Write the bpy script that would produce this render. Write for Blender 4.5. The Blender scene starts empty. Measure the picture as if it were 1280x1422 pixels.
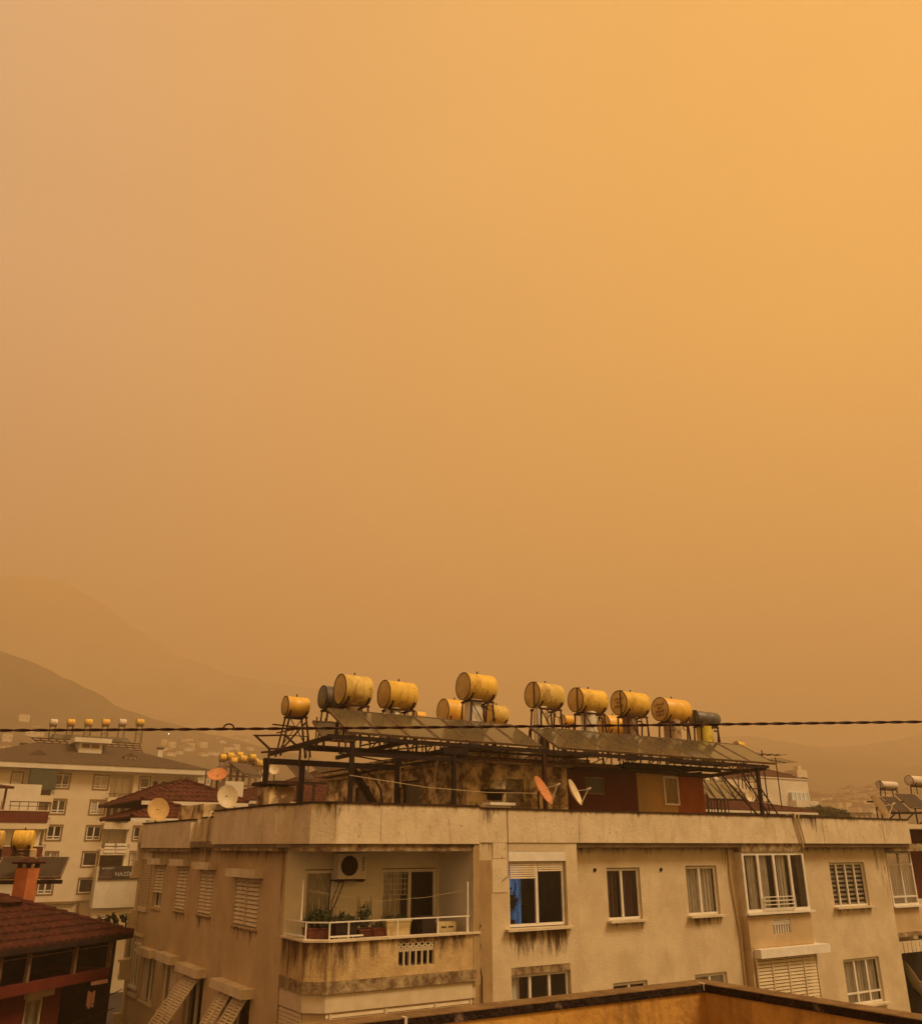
import bpy, bmesh, math, random
from mathutils import Vector, Matrix
from mathutils import noise as mnoise
random.seed(7)
R = math.radians
sc = bpy.context.scene
col = sc.collection
# ---------------------------------------------------------------- camera numbers
EZ = 15.0                      # eye height above the street
FPX = 1190.0                   # focal length in pixels of the 1280 px wide photo
TILT = math.atan(465 / 1190)
CT, ST = math.cos(TILT), math.sin(TILT)

def ray(x, y):
    u = (x - 640) / FPX; v = -(y - 711) / FPX
    return Vector((u, CT - v * ST, ST + v * CT))

def at_y(x, y, Y):             # point of the sight line at depth Y (world)
    r = ray(x, y); p = r * (Y / r.y)
    return Vector((p.x, p.y, p.z + EZ))

# ---------------------------------------------------------------- frames
class Fr:
    """local frame of a facade: s to the right seen from outside, d outwards, z relative to the eye height"""
    def __init__(f, o, ang):
        f.o = Vector((o[0], o[1], 0)); f.r = Vector((math.sin(ang), math.cos(ang), 0)); f.n = Vector((math.cos(ang), -math.sin(ang), 0))
    def p(f, s, d, z):
        v = f.o + f.r * s + f.n * d
        return Vector((v.x, v.y, z + EZ))
    def un(f, x, y, d=0):      # (s, z) where the sight line meets the plane d
        r = ray(x, y); P = f.o + f.n * d
        t = (P.x * f.n.x + P.y * f.n.y) / (r.x * f.n.x + r.y * f.n.y)
        h = r * t
        return ((h - f.o).dot(f.r), h.z)

A = R(57.5)
FM = Fr((4.8, 27.0), A)                       # street front of the old apartment block and parallels
SC = -10.45                                    # its left corner
o = FM.p(SC, 0, 0)
FL = Fr((o.x, o.y), A - R(90)); FL.r = FM.n.copy(); FL.n = -FM.r.copy()   # side facade; s = 0 at the corner, negative going back

# ---------------------------------------------------------------- mesh collector
class MB:
    def __init__(m): m.v = []; m.f = []; m.uv = None
    def add(m, vs, fs):
        b = len(m.v); m.v += [Vector(v) for v in vs]; m.f += [tuple(b + i for i in f) for f in fs]
        return m
    def hexa(m, c):            # 8 corners: bottom 4 ccw, top 4
        return m.add(c, [(0, 3, 2, 1), (4, 5, 6, 7), (0, 1, 5, 4), (1, 2, 6, 5), (2, 3, 7, 6), (3, 0, 4, 7)])
    def box(m, fr, s, d, z):
        s0, s1 = sorted(s); d0, d1 = sorted(d); z0, z1 = sorted(z)
        c = [fr.p(a, b, zz) for zz in (z0, z1) for a, b in ((s0, d1), (s1, d1), (s1, d0), (s0, d0))]
        return m.hexa(c)
    def quad(m, a, b, c, d): return m.add([a, b, c, d], [(0, 1, 2, 3)])
    def bar(m, a, b, w, h=None, up=Vector((0, 0, 1))):
        a = Vector(a); b = Vector(b); h = h or w
        t = (b - a).normalized(); x = t.cross(up)
        if x.length < 1e-4: x = t.cross(Vector((FM.r.x, FM.r.y, 0)))
        x.normalize(); y = x.cross(t).normalized()
        x *= w / 2; y *= h / 2
        return m.hexa([a - x - y, a + x - y, b + x - y, b - x - y, a - x + y, a + x + y, b + x + y, b - x + y])
    def tube(m, pts, r, n=6, cap=True):
        pts = [Vector(p) for p in pts]; rings = []; b = len(m.v)
        px = None
        for i, p in enumerate(pts):
            t = (pts[min(i + 1, len(pts) - 1)] - pts[max(i - 1, 0)]).normalized()
            if px is None:
                px = t.orthogonal().normalized()
            px = (px - t * px.dot(t)).normalized(); py = t.cross(px)
            rr = r[i] if isinstance(r, (list, tuple)) else r
            m.v += [p + px * rr * math.cos(2 * math.pi * k / n) + py * rr * math.sin(2 * math.pi * k / n) for k in range(n)]
        for i in range(len(pts) - 1):
            for k in range(n):
                m.f.append((b + i * n + k, b + i * n + (k + 1) % n, b + (i + 1) * n + (k + 1) % n, b + (i + 1) * n + k))
        if cap:
            m.f.append(tuple(b + k for k in range(n))[::-1]); e = b + (len(pts) - 1) * n
            m.f.append(tuple(e + k for k in range(n)))
        return m
    def lathe(m, a, b, prof, n=32):   # prof: list of (t along a->b in metres, radius)
        a = Vector(a); ax = (Vector(b) - a).normalized(); x = ax.orthogonal().normalized(); y = ax.cross(x); b0 = len(m.v)
        for t, r in prof:
            m.v += [a + ax * t + x * r * math.cos(2 * math.pi * k / n) + y * r * math.sin(2 * math.pi * k / n) for k in range(n)]
        for i in range(len(prof) - 1):
            for k in range(n):
                m.f.append((b0 + i * n + k, b0 + i * n + (k + 1) % n, b0 + (i + 1) * n + (k + 1) % n, b0 + (i + 1) * n + k))
        m.f.append(tuple(b0 + k for k in range(n))[::-1]); e = b0 + (len(prof) - 1) * n
        m.f.append(tuple(e + k for k in range(n)))
        return m
    def prism(m, fr, poly, z0, z1):   # poly: list of (s,d) ; vertical prism
        n = len(poly); vs = [fr.p(s, d, z0) for s, d in poly] + [fr.p(s, d, z1) for s, d in poly]
        fs = [(i, (i + 1) % n, n + (i + 1) % n, n + i) for i in range(n)] + [tuple(range(n))[::-1], tuple(range(n, 2 * n))]
        return m.add(vs, fs)
    def band(m, fr, path, t, z0, z1):  # wall of thickness t (inwards = to the left of travel when t>0) along a path of (s,d)
        P = [Vector((a, b)) for a, b in path]; off = []
        for i, p in enumerate(P):
            ns = []
            if i > 0: e = (p - P[i - 1]).normalized(); ns.append(Vector((-e.y, e.x)))
            if i < len(P) - 1: e = (P[i + 1] - p).normalized(); ns.append(Vector((-e.y, e.x)))
            q = sum(ns, Vector((0, 0))) ; q.normalize(); k = 1 / max(.5, q.dot(ns[0]))
            off.append(p + q * t * k)
        n = len(P); b = len(m.v)
        for z in (z0, z1):
            m.v += [fr.p(p.x, p.y, z) for p in P] + [fr.p(p.x, p.y, z) for p in off]
        def F(*a): m.f.append(tuple(b + i for i in a))
        for i in range(n - 1):
            F(i, i + 1, 2 * n + i + 1, 2 * n + i); F(n + i + 1, n + i, 3 * n + i, 3 * n + i + 1)
            F(2 * n + i, 2 * n + i + 1, 3 * n + i + 1, 3 * n + i); F(i + 1, i, n + i, n + i + 1)
        F(0, 2 * n, 3 * n, n); F(n - 1, 2 * n - 1, 4 * n - 1, 3 * n - 1)
        return m
    def build(m, name, mat, parent=None, smooth=False, loc=None):
        if parent is not None:
            root = parent
            while root.parent: root = root.parent
            L = Vector(root.location)
        else:
            if loc is None:
                xs = [v.x for v in m.v]; ys = [v.y for v in m.v]; zs = [v.z for v in m.v]
                loc = ((min(xs) + max(xs)) / 2, (min(ys) + max(ys)) / 2, min(zs))
            L = Vector(loc)
        me = bpy.data.meshes.new(name); me.from_pydata([tuple(v - L) for v in m.v], [], m.f); me.validate()
        bm = bmesh.new(); bm.from_mesh(me); bmesh.ops.recalc_face_normals(bm, faces=bm.faces); bm.to_mesh(me); bm.free()
        if smooth:
            for p in me.polygons: p.use_smooth = True
            try: me.set_sharp_from_angle(angle=R(40))
            except Exception: pass
        me.materials.append(mat)
        ob = bpy.data.objects.new(name, me); col.objects.link(ob)
        if parent is not None: ob.parent = parent
        else: ob.location = L
        return ob

def tag(o, label=None, cat=None, group=None, kind=None):
    if label: o['label'] = label
    if cat: o['category'] = cat
    if group: o['group'] = group
    if kind: o['kind'] = kind
    return o

def empty(name, loc, label, cat, group=None):
    e = bpy.data.objects.new(name, None); e.empty_display_size = .3; col.objects.link(e); e.location = loc
    return tag(e, label, cat, group)

# ---------------------------------------------------------------- materials
def nodes(name):
    m = bpy.data.materials.new(name); m.use_nodes = True; nt = m.node_tree
    return m, nt, nt.nodes['Principled BSDF']

def mat(name, c1, c2=None, scale=3.0, rough=.85, bump=.15, bscale=None, metal=0, streak=None, streak_amt=.5, spots=None, contrast=(.4, .62), detail=6, streak_th=(.52, .68), drips=None, drip_col=(.10, .055, .025)):
    m, nt, b = nodes(name); N = nt.nodes.new; Lk = nt.links.new
    tc = N('ShaderNodeTexCoord'); b.inputs['Roughness'].default_value = rough; b.inputs['Metallic'].default_value = metal; b.inputs['Specular IOR Level'].default_value = .5 if (metal or rough < .55) else .15
    c2 = c2 or tuple(min(1, x * .82) for x in c1)
    no = N('ShaderNodeTexNoise'); no.inputs['Scale'].default_value = scale; no.inputs['Detail'].default_value = detail; no.inputs['Roughness'].default_value = .65
    Lk(tc.outputs['Object'], no.inputs['Vector'])
    r = N('ShaderNodeValToRGB'); r.color_ramp.elements[0].position = contrast[0]; r.color_ramp.elements[1].position = contrast[1]
    r.color_ramp.elements[0].color = (*c2, 1); r.color_ramp.elements[1].color = (*c1, 1); Lk(no.outputs['Fac'], r.inputs['Fac'])
    out = r.outputs['Color']
    if streak:
        mp = N('ShaderNodeMapping'); mp.inputs['Scale'].default_value = (1.5, 1.5, .34); Lk(tc.outputs['Object'], mp.inputs['Vector'])
        n2 = N('ShaderNodeTexNoise'); n2.inputs['Distortion'].default_value = .6; n2.inputs['Scale'].default_value = 2.2; n2.inputs['Detail'].default_value = 8; n2.inputs['Roughness'].default_value = .72; Lk(mp.outputs[0], n2.inputs['Vector'])
        r2 = N('ShaderNodeValToRGB'); r2.color_ramp.elements[0].position = streak_th[0]; r2.color_ramp.elements[1].position = streak_th[1]; Lk(n2.outputs['Fac'], r2.inputs['Fac'])
        mu = N('ShaderNodeMath'); mu.operation = 'MULTIPLY'; mu.inputs[1].default_value = streak_amt; Lk(r2.outputs['Color'], mu.inputs[0])
        mx = N('ShaderNodeMix'); mx.data_type = 'RGBA'; Lk(mu.outputs[0], mx.inputs['Factor']); Lk(out, mx.inputs[6]); mx.inputs[7].default_value = (*streak, 1); out = mx.outputs[2]
    if spots:
        n3 = N('ShaderNodeTexNoise'); n3.inputs['Scale'].default_value = 9; n3.inputs['Detail'].default_value = 5; Lk(tc.outputs['Object'], n3.inputs['Vector'])
        r3 = N('ShaderNodeValToRGB'); r3.color_ramp.elements[0].position = .64; r3.color_ramp.elements[1].position = .7; Lk(n3.outputs['Fac'], r3.inputs['Fac'])
        mx = N('ShaderNodeMix'); mx.data_type = 'RGBA'; Lk(r3.outputs['Color'], mx.inputs['Factor']); Lk(out, mx.inputs[6]); mx.inputs[7].default_value = (*spots, 1); out = mx.outputs[2]
    if drips:                # run-off stains below ledges; zones given on the facade in metres
        def math_(op, a, c_=None, clamp=False):
            q = N('ShaderNodeMath'); q.operation = op; q.use_clamp = clamp
            for i, v in enumerate((a, c_)):
                if v is None: continue
                if isinstance(v, (int, float)): q.inputs[i].default_value = v
                else: Lk(v, q.inputs[i])
            return q.outputs[0]
        root, fr_, zones = drips
        dt = N('ShaderNodeVectorMath'); dt.operation = 'DOT_PRODUCT'; Lk(tc.outputs['Object'], dt.inputs[0]); dt.inputs[1].default_value = tuple(fr_.r)
        S_ = math_('ADD', dt.outputs['Value'], (Vector(root) - fr_.o).dot(fr_.r)); sx_ = N('ShaderNodeSeparateXYZ'); Lk(tc.outputs['Object'], sx_.inputs[0]); Z_ = math_('ADD', sx_.outputs['Z'], root[2] - EZ)
        mp = N('ShaderNodeMapping'); mp.inputs['Scale'].default_value = (5, 5, .75); Lk(tc.outputs['Object'], mp.inputs['Vector'])
        n4 = N('ShaderNodeTexNoise'); n4.inputs['Scale'].default_value = 1.3; n4.inputs['Detail'].default_value = 7; n4.inputs['Roughness'].default_value = .7; n4.inputs['Distortion'].default_value = .4; Lk(mp.outputs[0], n4.inputs['Vector'])
        tot = None
        for s0, s1, zt, ln, st in zones:
            e = math_('MULTIPLY', math_('MULTIPLY', math_('SUBTRACT', S_, s0), 6, True), math_('MULTIPLY', math_('SUBTRACT', s1, S_), 6, True))
            below = math_('MULTIPLY', math_('SUBTRACT', zt + .02, Z_), 60, True)
            fade = math_('SUBTRACT', 1.0, math_('DIVIDE', math_('SUBTRACT', zt, Z_), ln), True)
            q = math_('MULTIPLY', math_('MULTIPLY', e, below), math_('MULTIPLY', fade, st)); tot = q if tot is None else math_('MAXIMUM', tot, q)
        k_ = math_('MULTIPLY', math_('SUBTRACT', math_('ADD', n4.outputs['Fac'], math_('MULTIPLY', tot, .42)), .66), 4.5, True); k_ = math_('MULTIPLY', k_, math_('MULTIPLY', tot, 3, True))
        mx = N('ShaderNodeMix'); mx.data_type = 'RGBA'; Lk(k_, mx.inputs['Factor']); Lk(out, mx.inputs[6]); mx.inputs[7].default_value = (*drip_col, 1); out = mx.outputs[2]
    Lk(out, b.inputs['Base Color'])
    if bump:
        nb = N('ShaderNodeTexNoise'); nb.inputs['Scale'].default_value = bscale or scale * 8; nb.inputs['Detail'].default_value = 5; Lk(tc.outputs['Object'], nb.inputs['Vector'])
        bp = N('ShaderNodeBump'); bp.inputs['Strength'].default_value = bump; bp.inputs['Distance'].default_value = .03
        Lk(nb.outputs['Fac'], bp.inputs['Height']); Lk(bp.outputs[0], b.inputs['Normal'])
    return m

def mat_glass(name, tint=(.5, .5, .5), refl=.12, rough=.03):
    m = bpy.data.materials.new(name); m.use_nodes = True; nt = m.node_tree; nt.nodes.clear(); N = nt.nodes.new; Lk = nt.links.new
    o = N('ShaderNodeOutputMaterial'); t = N('ShaderNodeBsdfTransparent'); t.inputs[0].default_value = (*tint, 1)
    g = N('ShaderNodeBsdfGlossy'); g.inputs['Roughness'].default_value = rough; g.inputs[0].default_value = (.9, .9, .9, 1)
    f = N('ShaderNodeFresnel'); f.inputs[0].default_value = 1.5; mu = N('ShaderNodeMath'); mu.operation = 'MULTIPLY_ADD'; mu.inputs[1].default_value = .5; mu.inputs[2].default_value = refl * .2
    Lk(f.outputs[0], mu.inputs[0]); mx = N('ShaderNodeMixShader'); Lk(mu.outputs[0], mx.inputs[0]); Lk(t.outputs[0], mx.inputs[1]); Lk(g.outputs[0], mx.inputs[2]); Lk(mx.outputs[0], o.inputs[0])
    return m

def mat_emit(name, c, s):
    m, nt, b = nodes(name); b.inputs['Base Color'].default_value = (*c, 1); b.inputs['Emission Color'].default_value = (*c, 1); b.inputs['Emission Strength'].default_value = s
    return m

def mat_stripe(name, c1, c2, scale=12, axis=0, rough=.9):   # curtains, siding: fine folds
    m, nt, b = nodes(name); N = nt.nodes.new; Lk = nt.links.new
    tc = N('ShaderNodeTexCoord'); mp = N('ShaderNodeMapping'); mp.inputs['Rotation'].default_value = (0, 0, A)
    w = N('ShaderNodeTexWave'); w.bands_direction = 'XYZ'[axis]; w.inputs['Scale'].default_value = scale; w.inputs['Distortion'].default_value = 2.5; w.inputs['Detail'].default_value = 2
    Lk(tc.outputs['Object'], mp.inputs['Vector']); Lk(mp.outputs[0], w.inputs['Vector'])
    r = N('ShaderNodeValToRGB'); r.color_ramp.elements[0].color = (*c1, 1); r.color_ramp.elements[1].color = (*c2, 1); Lk(w.outputs['Fac'], r.inputs['Fac'])
    Lk(r.outputs[0], b.inputs['Base Color']); b.inputs['Roughness'].default_value = rough
    return m

def mat_brick(name, c1, c2, mortar):
    m, nt, b = nodes(name); N = nt.nodes.new; Lk = nt.links.new
    tc = N('ShaderNodeTexCoord'); mp = N('ShaderNodeMapping'); mp.inputs['Rotation'].default_value = (R(90), 0, 0)
    w = N('ShaderNodeTexBrick'); w.inputs['Scale'].default_value = 3.2; w.inputs['Color1'].default_value = (*c1, 1); w.inputs['Color2'].default_value = (*c2, 1); w.inputs['Mortar'].default_value = (*mortar, 1)
    w.inputs['Mortar Size'].default_value = .03
    Lk(tc.outputs['Object'], mp.inputs['Vector']); Lk(mp.outputs[0], w.inputs['Vector']); Lk(w.outputs['Color'], b.inputs['Base Color']); b.inputs['Roughness'].default_value = .9
    return m

M = {}
BR = FM.p(1, -6, -EZ); FL2 = FL
GR = (.06, .035, .018)
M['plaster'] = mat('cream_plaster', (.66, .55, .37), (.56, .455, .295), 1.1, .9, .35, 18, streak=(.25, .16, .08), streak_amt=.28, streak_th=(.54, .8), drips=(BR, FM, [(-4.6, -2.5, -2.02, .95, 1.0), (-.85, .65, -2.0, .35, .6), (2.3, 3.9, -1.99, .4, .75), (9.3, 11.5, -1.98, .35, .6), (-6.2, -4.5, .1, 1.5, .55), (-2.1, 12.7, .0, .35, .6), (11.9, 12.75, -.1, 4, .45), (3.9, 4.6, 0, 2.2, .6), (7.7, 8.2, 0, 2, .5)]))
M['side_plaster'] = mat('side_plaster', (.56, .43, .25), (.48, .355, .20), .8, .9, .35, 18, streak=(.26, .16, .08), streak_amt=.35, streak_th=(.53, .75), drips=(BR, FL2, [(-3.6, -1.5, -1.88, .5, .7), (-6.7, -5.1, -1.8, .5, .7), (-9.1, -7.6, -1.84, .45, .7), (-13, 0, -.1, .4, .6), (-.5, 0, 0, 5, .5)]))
M['parapet'] = mat('parapet_plaster', (.70, .60, .43), (.60, .50, .34), 1.3, .9, .35, 14, drips=(BR, FM, [(-14, 15, .95, .25, .58), (-10.6, -9.3, .95, .9, .6), (-6.4, -4.9, .95, .8, .6), (7.2, 8.6, .95, .8, .7)]), streak=(.22, .14, .07), streak_amt=.5, spots=(.42, .32, .19), streak_th=(.53, .74))
M['patch'] = mat('darker_plaster_patch', (.40, .28, .14), (.34, .23, .11), 1.5, .9, .2, 20, streak=(.16, .1, .05), streak_amt=.4)
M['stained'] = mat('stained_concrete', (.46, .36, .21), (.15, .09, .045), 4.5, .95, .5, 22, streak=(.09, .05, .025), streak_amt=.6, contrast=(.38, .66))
M['balcony'] = mat('weathered_balcony_plaster', (.58, .43, .22), (.46, .32, .15), 2.2, .92, .5, 18, streak=(.22, .13, .06), streak_amt=.4, streak_th=(.52, .7), drips=(BR, FM, [(-11.5, -9.2, -1.86, 1.1, 1.0), (-9.2, -8.3, -1.86, .6, .75), (-8.5, -6.3, -1.86, .7, .95)]))
M['penthouse'] = mat('mouldy_penthouse_render', (.70, .54, .31), (.14, .085, .04), 1.9, .95, .5, 14, streak=(.07, .04, .02), streak_amt=.7, contrast=(.42, .58))
M['cap'] = mat('dark_parapet_cap', (.06, .03, .018), (.03, .016, .01), 6, .9, .3)
M['white'] = mat('white_frame_paint', (.78, .74, .66), (.70, .65, .56), 4, .55, .05)
M['shutter'] = mat('shutter_slats', (.66, .56, .39), (.58, .48, .32), 3, .7, .05)
M['loggia'] = mat('loggia_white_wall', (.74, .68, .56), (.66, .60, .48), 1.2, .9, .15, 20)
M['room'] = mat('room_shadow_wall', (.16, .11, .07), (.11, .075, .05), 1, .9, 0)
M['blue'] = mat_emit('blue_reflection_glow', (.022, .075, .15), 1.0)  # glowing blue colour stands in for a reflection in the bay pane
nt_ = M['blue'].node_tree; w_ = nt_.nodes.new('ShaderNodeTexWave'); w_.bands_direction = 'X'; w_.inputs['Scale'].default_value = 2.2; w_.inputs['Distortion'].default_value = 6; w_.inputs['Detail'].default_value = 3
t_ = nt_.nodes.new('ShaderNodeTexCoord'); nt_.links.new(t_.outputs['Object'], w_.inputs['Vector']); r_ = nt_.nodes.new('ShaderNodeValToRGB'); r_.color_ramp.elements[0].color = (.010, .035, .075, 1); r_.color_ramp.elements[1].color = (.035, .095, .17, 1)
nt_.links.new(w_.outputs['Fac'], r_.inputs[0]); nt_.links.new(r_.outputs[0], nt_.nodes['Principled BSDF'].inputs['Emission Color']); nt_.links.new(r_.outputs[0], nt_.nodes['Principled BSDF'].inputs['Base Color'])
M['curtain'] = mat_stripe('sheer_curtain', (.50, .44, .34), (.78, .72, .6), 5)
M['curtain_dark'] = mat_stripe('dark_curtain', (.07, .035, .025), (.14, .075, .05), 5)
M['glass'] = mat_glass('window_glass', (.82, .82, .82))
M['rust'] = mat('rusty_steel', (.06, .018, .012), (.03, .011, .008), 9, .8, .2)
M['steel'] = mat('dark_painted_steel', (.022, .009, .008), (.012, .006, .006), 5, .6, .1)
M['tank'] = mat('yellow_tank_paint', (.80, .53, .085), (.66, .43, .08), 2.6, .55, .25, 5, streak=(.30, .14, .03), streak_amt=.75, streak_th=(.53, .68), spots=(.34, .16, .05))
M['tank_b'] = mat('faded_tank_paint', (.74, .55, .16), (.60, .42, .11), 2.0, .6, .35, 4, streak=(.26, .12, .03), streak_amt=.9, streak_th=(.5, .66), spots=(.30, .15, .05))
M['tank_c'] = mat('deep_yellow_tank_paint', (.80, .47, .06), (.70, .40, .05), 3.1, .45, .2, 3, streak=(.40, .20, .05), streak_amt=.5, streak_th=(.58, .74))
M['tank_cap'] = mat('tank_end_paint', (.62, .45, .17), (.48, .32, .11), 3.5, .65, .06, 8, streak=(.25, .13, .04), streak_amt=.4)
M['tank_dark'] = mat('grey_green_tank', (.13, .12, .10), (.08, .07, .06), 4, .4, .1)
M['tank_white'] = mat('white_tank', (.7, .62, .5), (.58, .5, .38), 3, .5, .05)
M['zinc'] = mat('shiny_steel', (.78, .76, .72), (.6, .58, .54), 3, .22, .02, metal=1)
M['cyl_white'] = mat('white_cylinder_paint', (.74, .7, .6), (.64, .6, .5), 3, .5, .02)
M['cyl_tan'] = mat('tan_cylinder', (.50, .36, .18), (.42, .3, .14), 3, .6, .05)
M['cyl_brown'] = mat('brown_cylinder', (.24, .15, .10), (.17, .10, .06), 3, .6, .05)
M['cyl_mottled'] = mat('mottled_cylinder', (.52, .40, .24), (.25, .16, .08), 9, .7, .1)
M['cyl_yellow'] = mat('yellow_cylinder', (.72, .60, .07), (.6, .5, .05), 3, .5, .05)
M['panel'] = mat('solar_collector_glass', (.10, .08, .045), (.07, .055, .032), 1.2, .13, .015, 3)
M['glass_dark'] = mat('dark_glass', (.03, .022, .016), None, 3, .35, 0)
M['panel_dark'] = mat('dull_collector', (.06, .04, .025), (.045, .03, .02), 2, .6, .05)
M['panel_rim'] = mat('collector_rim', (.22, .15, .09), (.14, .09, .05), 8, .6, .1)
M['maroon'] = mat('maroon_paint', (.095, .02, .016), (.075, .016, .012), 2, .85, .1)
M['ochre'] = mat('ochre_boards', (.47, .27, .08), (.34, .24, .12), .9, .85, .1, streak=(.2, .14, .07), streak_amt=.5)
M['red_wall'] = mat('red_boards', (.33, .09, .03), (.25, .065, .022), 1.5, .85, .1, streak=(.2, .05, .02), streak_amt=.5)
M['tile'] = mat('red_roof_tiles', (.085, .022, .012), (.04, .013, .008), 3, .85, .3, 12, streak=(.09, .03, .02), streak_amt=.35)
M['tile2'] = mat('weathered_red_tiles', (.11, .032, .017), (.06, .02, .012), 2.5, .85, .3, 10)
M['brown_roof'] = mat('brown_roof_shingle', (.115, .08, .05), (.09, .06, .038), 3, .9, .3, 12)
M['house_cream'] = mat('cream_house_wall', (.68, .58, .41), (.62, .52, .36), .6, .9, .1)
M['house_white'] = mat('white_house_wall', (.68, .62, .5), (.6, .54, .42), .7, .9, .1)
M['trim_brown'] = mat('brown_window_surround', (.24, .15, .06), (.2, .12, .05), 3, .9, 0)
M['band_red'] = mat('dark_red_band', (.14, .03, .02), (.11, .024, .016), 2, .85, .1)
M['house_red'] = mat('brick_red_render', (.16, .028, .015), (.12, .022, .012), 1.4, .85, .15, streak=(.1, .03, .015), streak_amt=.3)
M['orange_wall'] = mat('orange_chimney_render', (.50, .17, .06), (.40, .12, .04), 2.5, .85, .2)
M['dark_wood'] = mat('dark_veranda_wood', (.035, .02, .014), (.02, .012, .009), 4, .8, .1)
M['green_awning'] = mat('dark_green_awning', (.08, .085, .055), (.06, .065, .04), 3, .85, 0)
M['dish'] = mat('cream_dish', (.68, .58, .38), (.6, .5, .32), 4, .5, .02)
M['dish_orange'] = mat('rusty_orange_dish', (.60, .25, .10), (.48, .2, .08), 5, .6, .03, contrast=(.35, .6))
M['dish_tan'] = mat('tan_dish', (.58, .40, .17), (.5, .33, .13), 4, .6, .02)
M['near_wall'] = mat('ochre_terrace_render', (.62, .37, .09), (.45, .24, .06), 1.6, .92, .6, 14, streak=(.16, .08, .03), streak_amt=.6, spots=(.22, .12, .05), contrast=(.38, .62), streak_th=(.52, .66))
M['near_cap'] = mat('stone_coping', (.24, .155, .07), (.15, .09, .04), 7, .9, .6, 30, streak=(.1, .06, .03), streak_amt=.5)
M['near_cap_edge'] = mat('dark_coping_edge', (.018, .010, .008), (.035, .02, .014), 22, .9, .8, 40, spots=(.16, .11, .08))
M['mortar'] = mat('white_mortar', (.6, .55, .48), None, 10)
M['cable'] = mat('black_cable', (.05, .02, .016), (.035, .014, .012), 30, .6, .1)
M['pipe'] = mat('beige_pipe', (.52, .40, .24), (.44, .33, .19), 6, .6, .05)
M['leaf'] = mat('potted_plant_leaf', (.05, .055, .02), (.03, .033, .012), 6, .8, 0)
M['tree_leaf'] = mat('tree_leaf', (.075, .065, .018), (.045, .04, .012), 2, .9, 0)
M['bark'] = mat('bark', (.12, .08, .05), None, 6)
M['pot'] = mat('terracotta_pot', (.17, .055, .035), (.12, .04, .025), 5, .85, .1)
M['pot_dark'] = mat('dark_planter', (.04, .025, .02), None, 5)
M['pot_cream'] = mat('cream_plastic_crate', (.60, .48, .26), (.5, .4, .2), 5, .6, .1)
M['black'] = mat('black_grille', (.02, .014, .012), None, 5, .7, 0)
M['grey_box'] = mat('off_white_metal', (.62, .56, .48), (.56, .5, .42), 3, .5, .02)
M['brick'] = mat_brick('painted_brick', (.56, .44, .28), (.5, .39, .24), (.30, .20, .11))
M['ground'] = mat('dark_asphalt', (.05, .042, .035), (.035, .03, .026), .4, .95, .1, 6)
M['roof_floor'] = mat('roof_screed', (.26, .20, .13), (.18, .13, .08), 1, .95, .2)
M['hill'] = mat('scrub_hillside', (.075, .06, .03), (.035, .030, .016), .02, 1, 0, detail=8)
M['hill_far'] = mat('haze_paled_mountain', (.30, .23, .13), (.22, .17, .10), .01, 1, 0, detail=8)  # base colour lightened to imitate more haze over the far hill
M['hill_town'] = mat('scrub_slope', (.10, .08, .045), (.06, .05, .028), .05, 1, 0, detail=8)
M['sign_black'] = mat('black_sign_board', (.03, .02, .016), None, 3, .6, 0)
M['sign_text'] = mat('grey_sign_lettering', (.6, .56, .5), None, 3)
M['dark_text'] = mat('dark_lettering', (.16, .06, .03), None, 3)
M['lamp'] = mat_emit('lit_lamp', (1, .82, .55), 14)
M['cloth'] = mat('pink_cloth', (.62, .34, .28), None, 3)
M['bluecloth'] = mat('blue_white_film', (.40, .50, .58), (.5, .55, .58), 2, .5, 0)

# ---------------------------------------------------------------- builders
def wall(m, fr, s, z, d, holes, reveal=.16):
    """flat wall face with real openings and reveals; holes = (s0,s1,z0,z1)"""
    s0, s1 = s; z0, z1 = z
    S = sorted({s0, s1, *[h[i] for h in holes for i in (0, 1) if s0 < h[i] < s1]})
    Z = sorted({z0, z1, *[h[i] for h in holes for i in (2, 3) if z0 < h[i] < z1]})
    for a, b in zip(S, S[1:]):
        for c, e in zip(Z, Z[1:]):
            x, y = (a + b) / 2, (c + e) / 2
            if any(h[0] < x < h[1] and h[2] < y < h[3] for h in holes): continue
            m.quad(fr.p(a, d, c), fr.p(b, d, c), fr.p(b, d, e), fr.p(a, d, e))
    for h in holes:
        a, b, c, e = h
        for q in (((a, c), (b, c)), ((b, c), (b, e)), ((b, e), (a, e)), ((a, e), (a, c))):
            (u, v), (w, x) = q
            m.quad(fr.p(u, d, v), fr.p(w, d, x), fr.p(w, d - reveal, x), fr.p(u, d - reveal, v))

def slats(m, fr, s0, s1, z0, z1, d, step=.085, th=.02, div=(), tilt=None):
    """roller or louvre shutter as stacked slats between z0 and z1"""
    n = max(2, int((z1 - z0) / step)); h = (z1 - z0) / n
    for i in range(n):
        a = z0 + i * h
        m.hexa([fr.p(s0, d + th, a + .004), fr.p(s1, d + th, a + .004), fr.p(s1, d - .002, a + .004), fr.p(s0, d - .002, a + .004),
                fr.p(s0, d + .006, a + h * .82), fr.p(s1, d + .006, a + h * .82), fr.p(s1, d - .006, a + h * .82), fr.p(s0, d - .006, a + h * .82)])
    for u in div: m.box(fr, (u - .025, u + .025), (d - .012, d + th + .018), (z0, z1))

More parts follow.
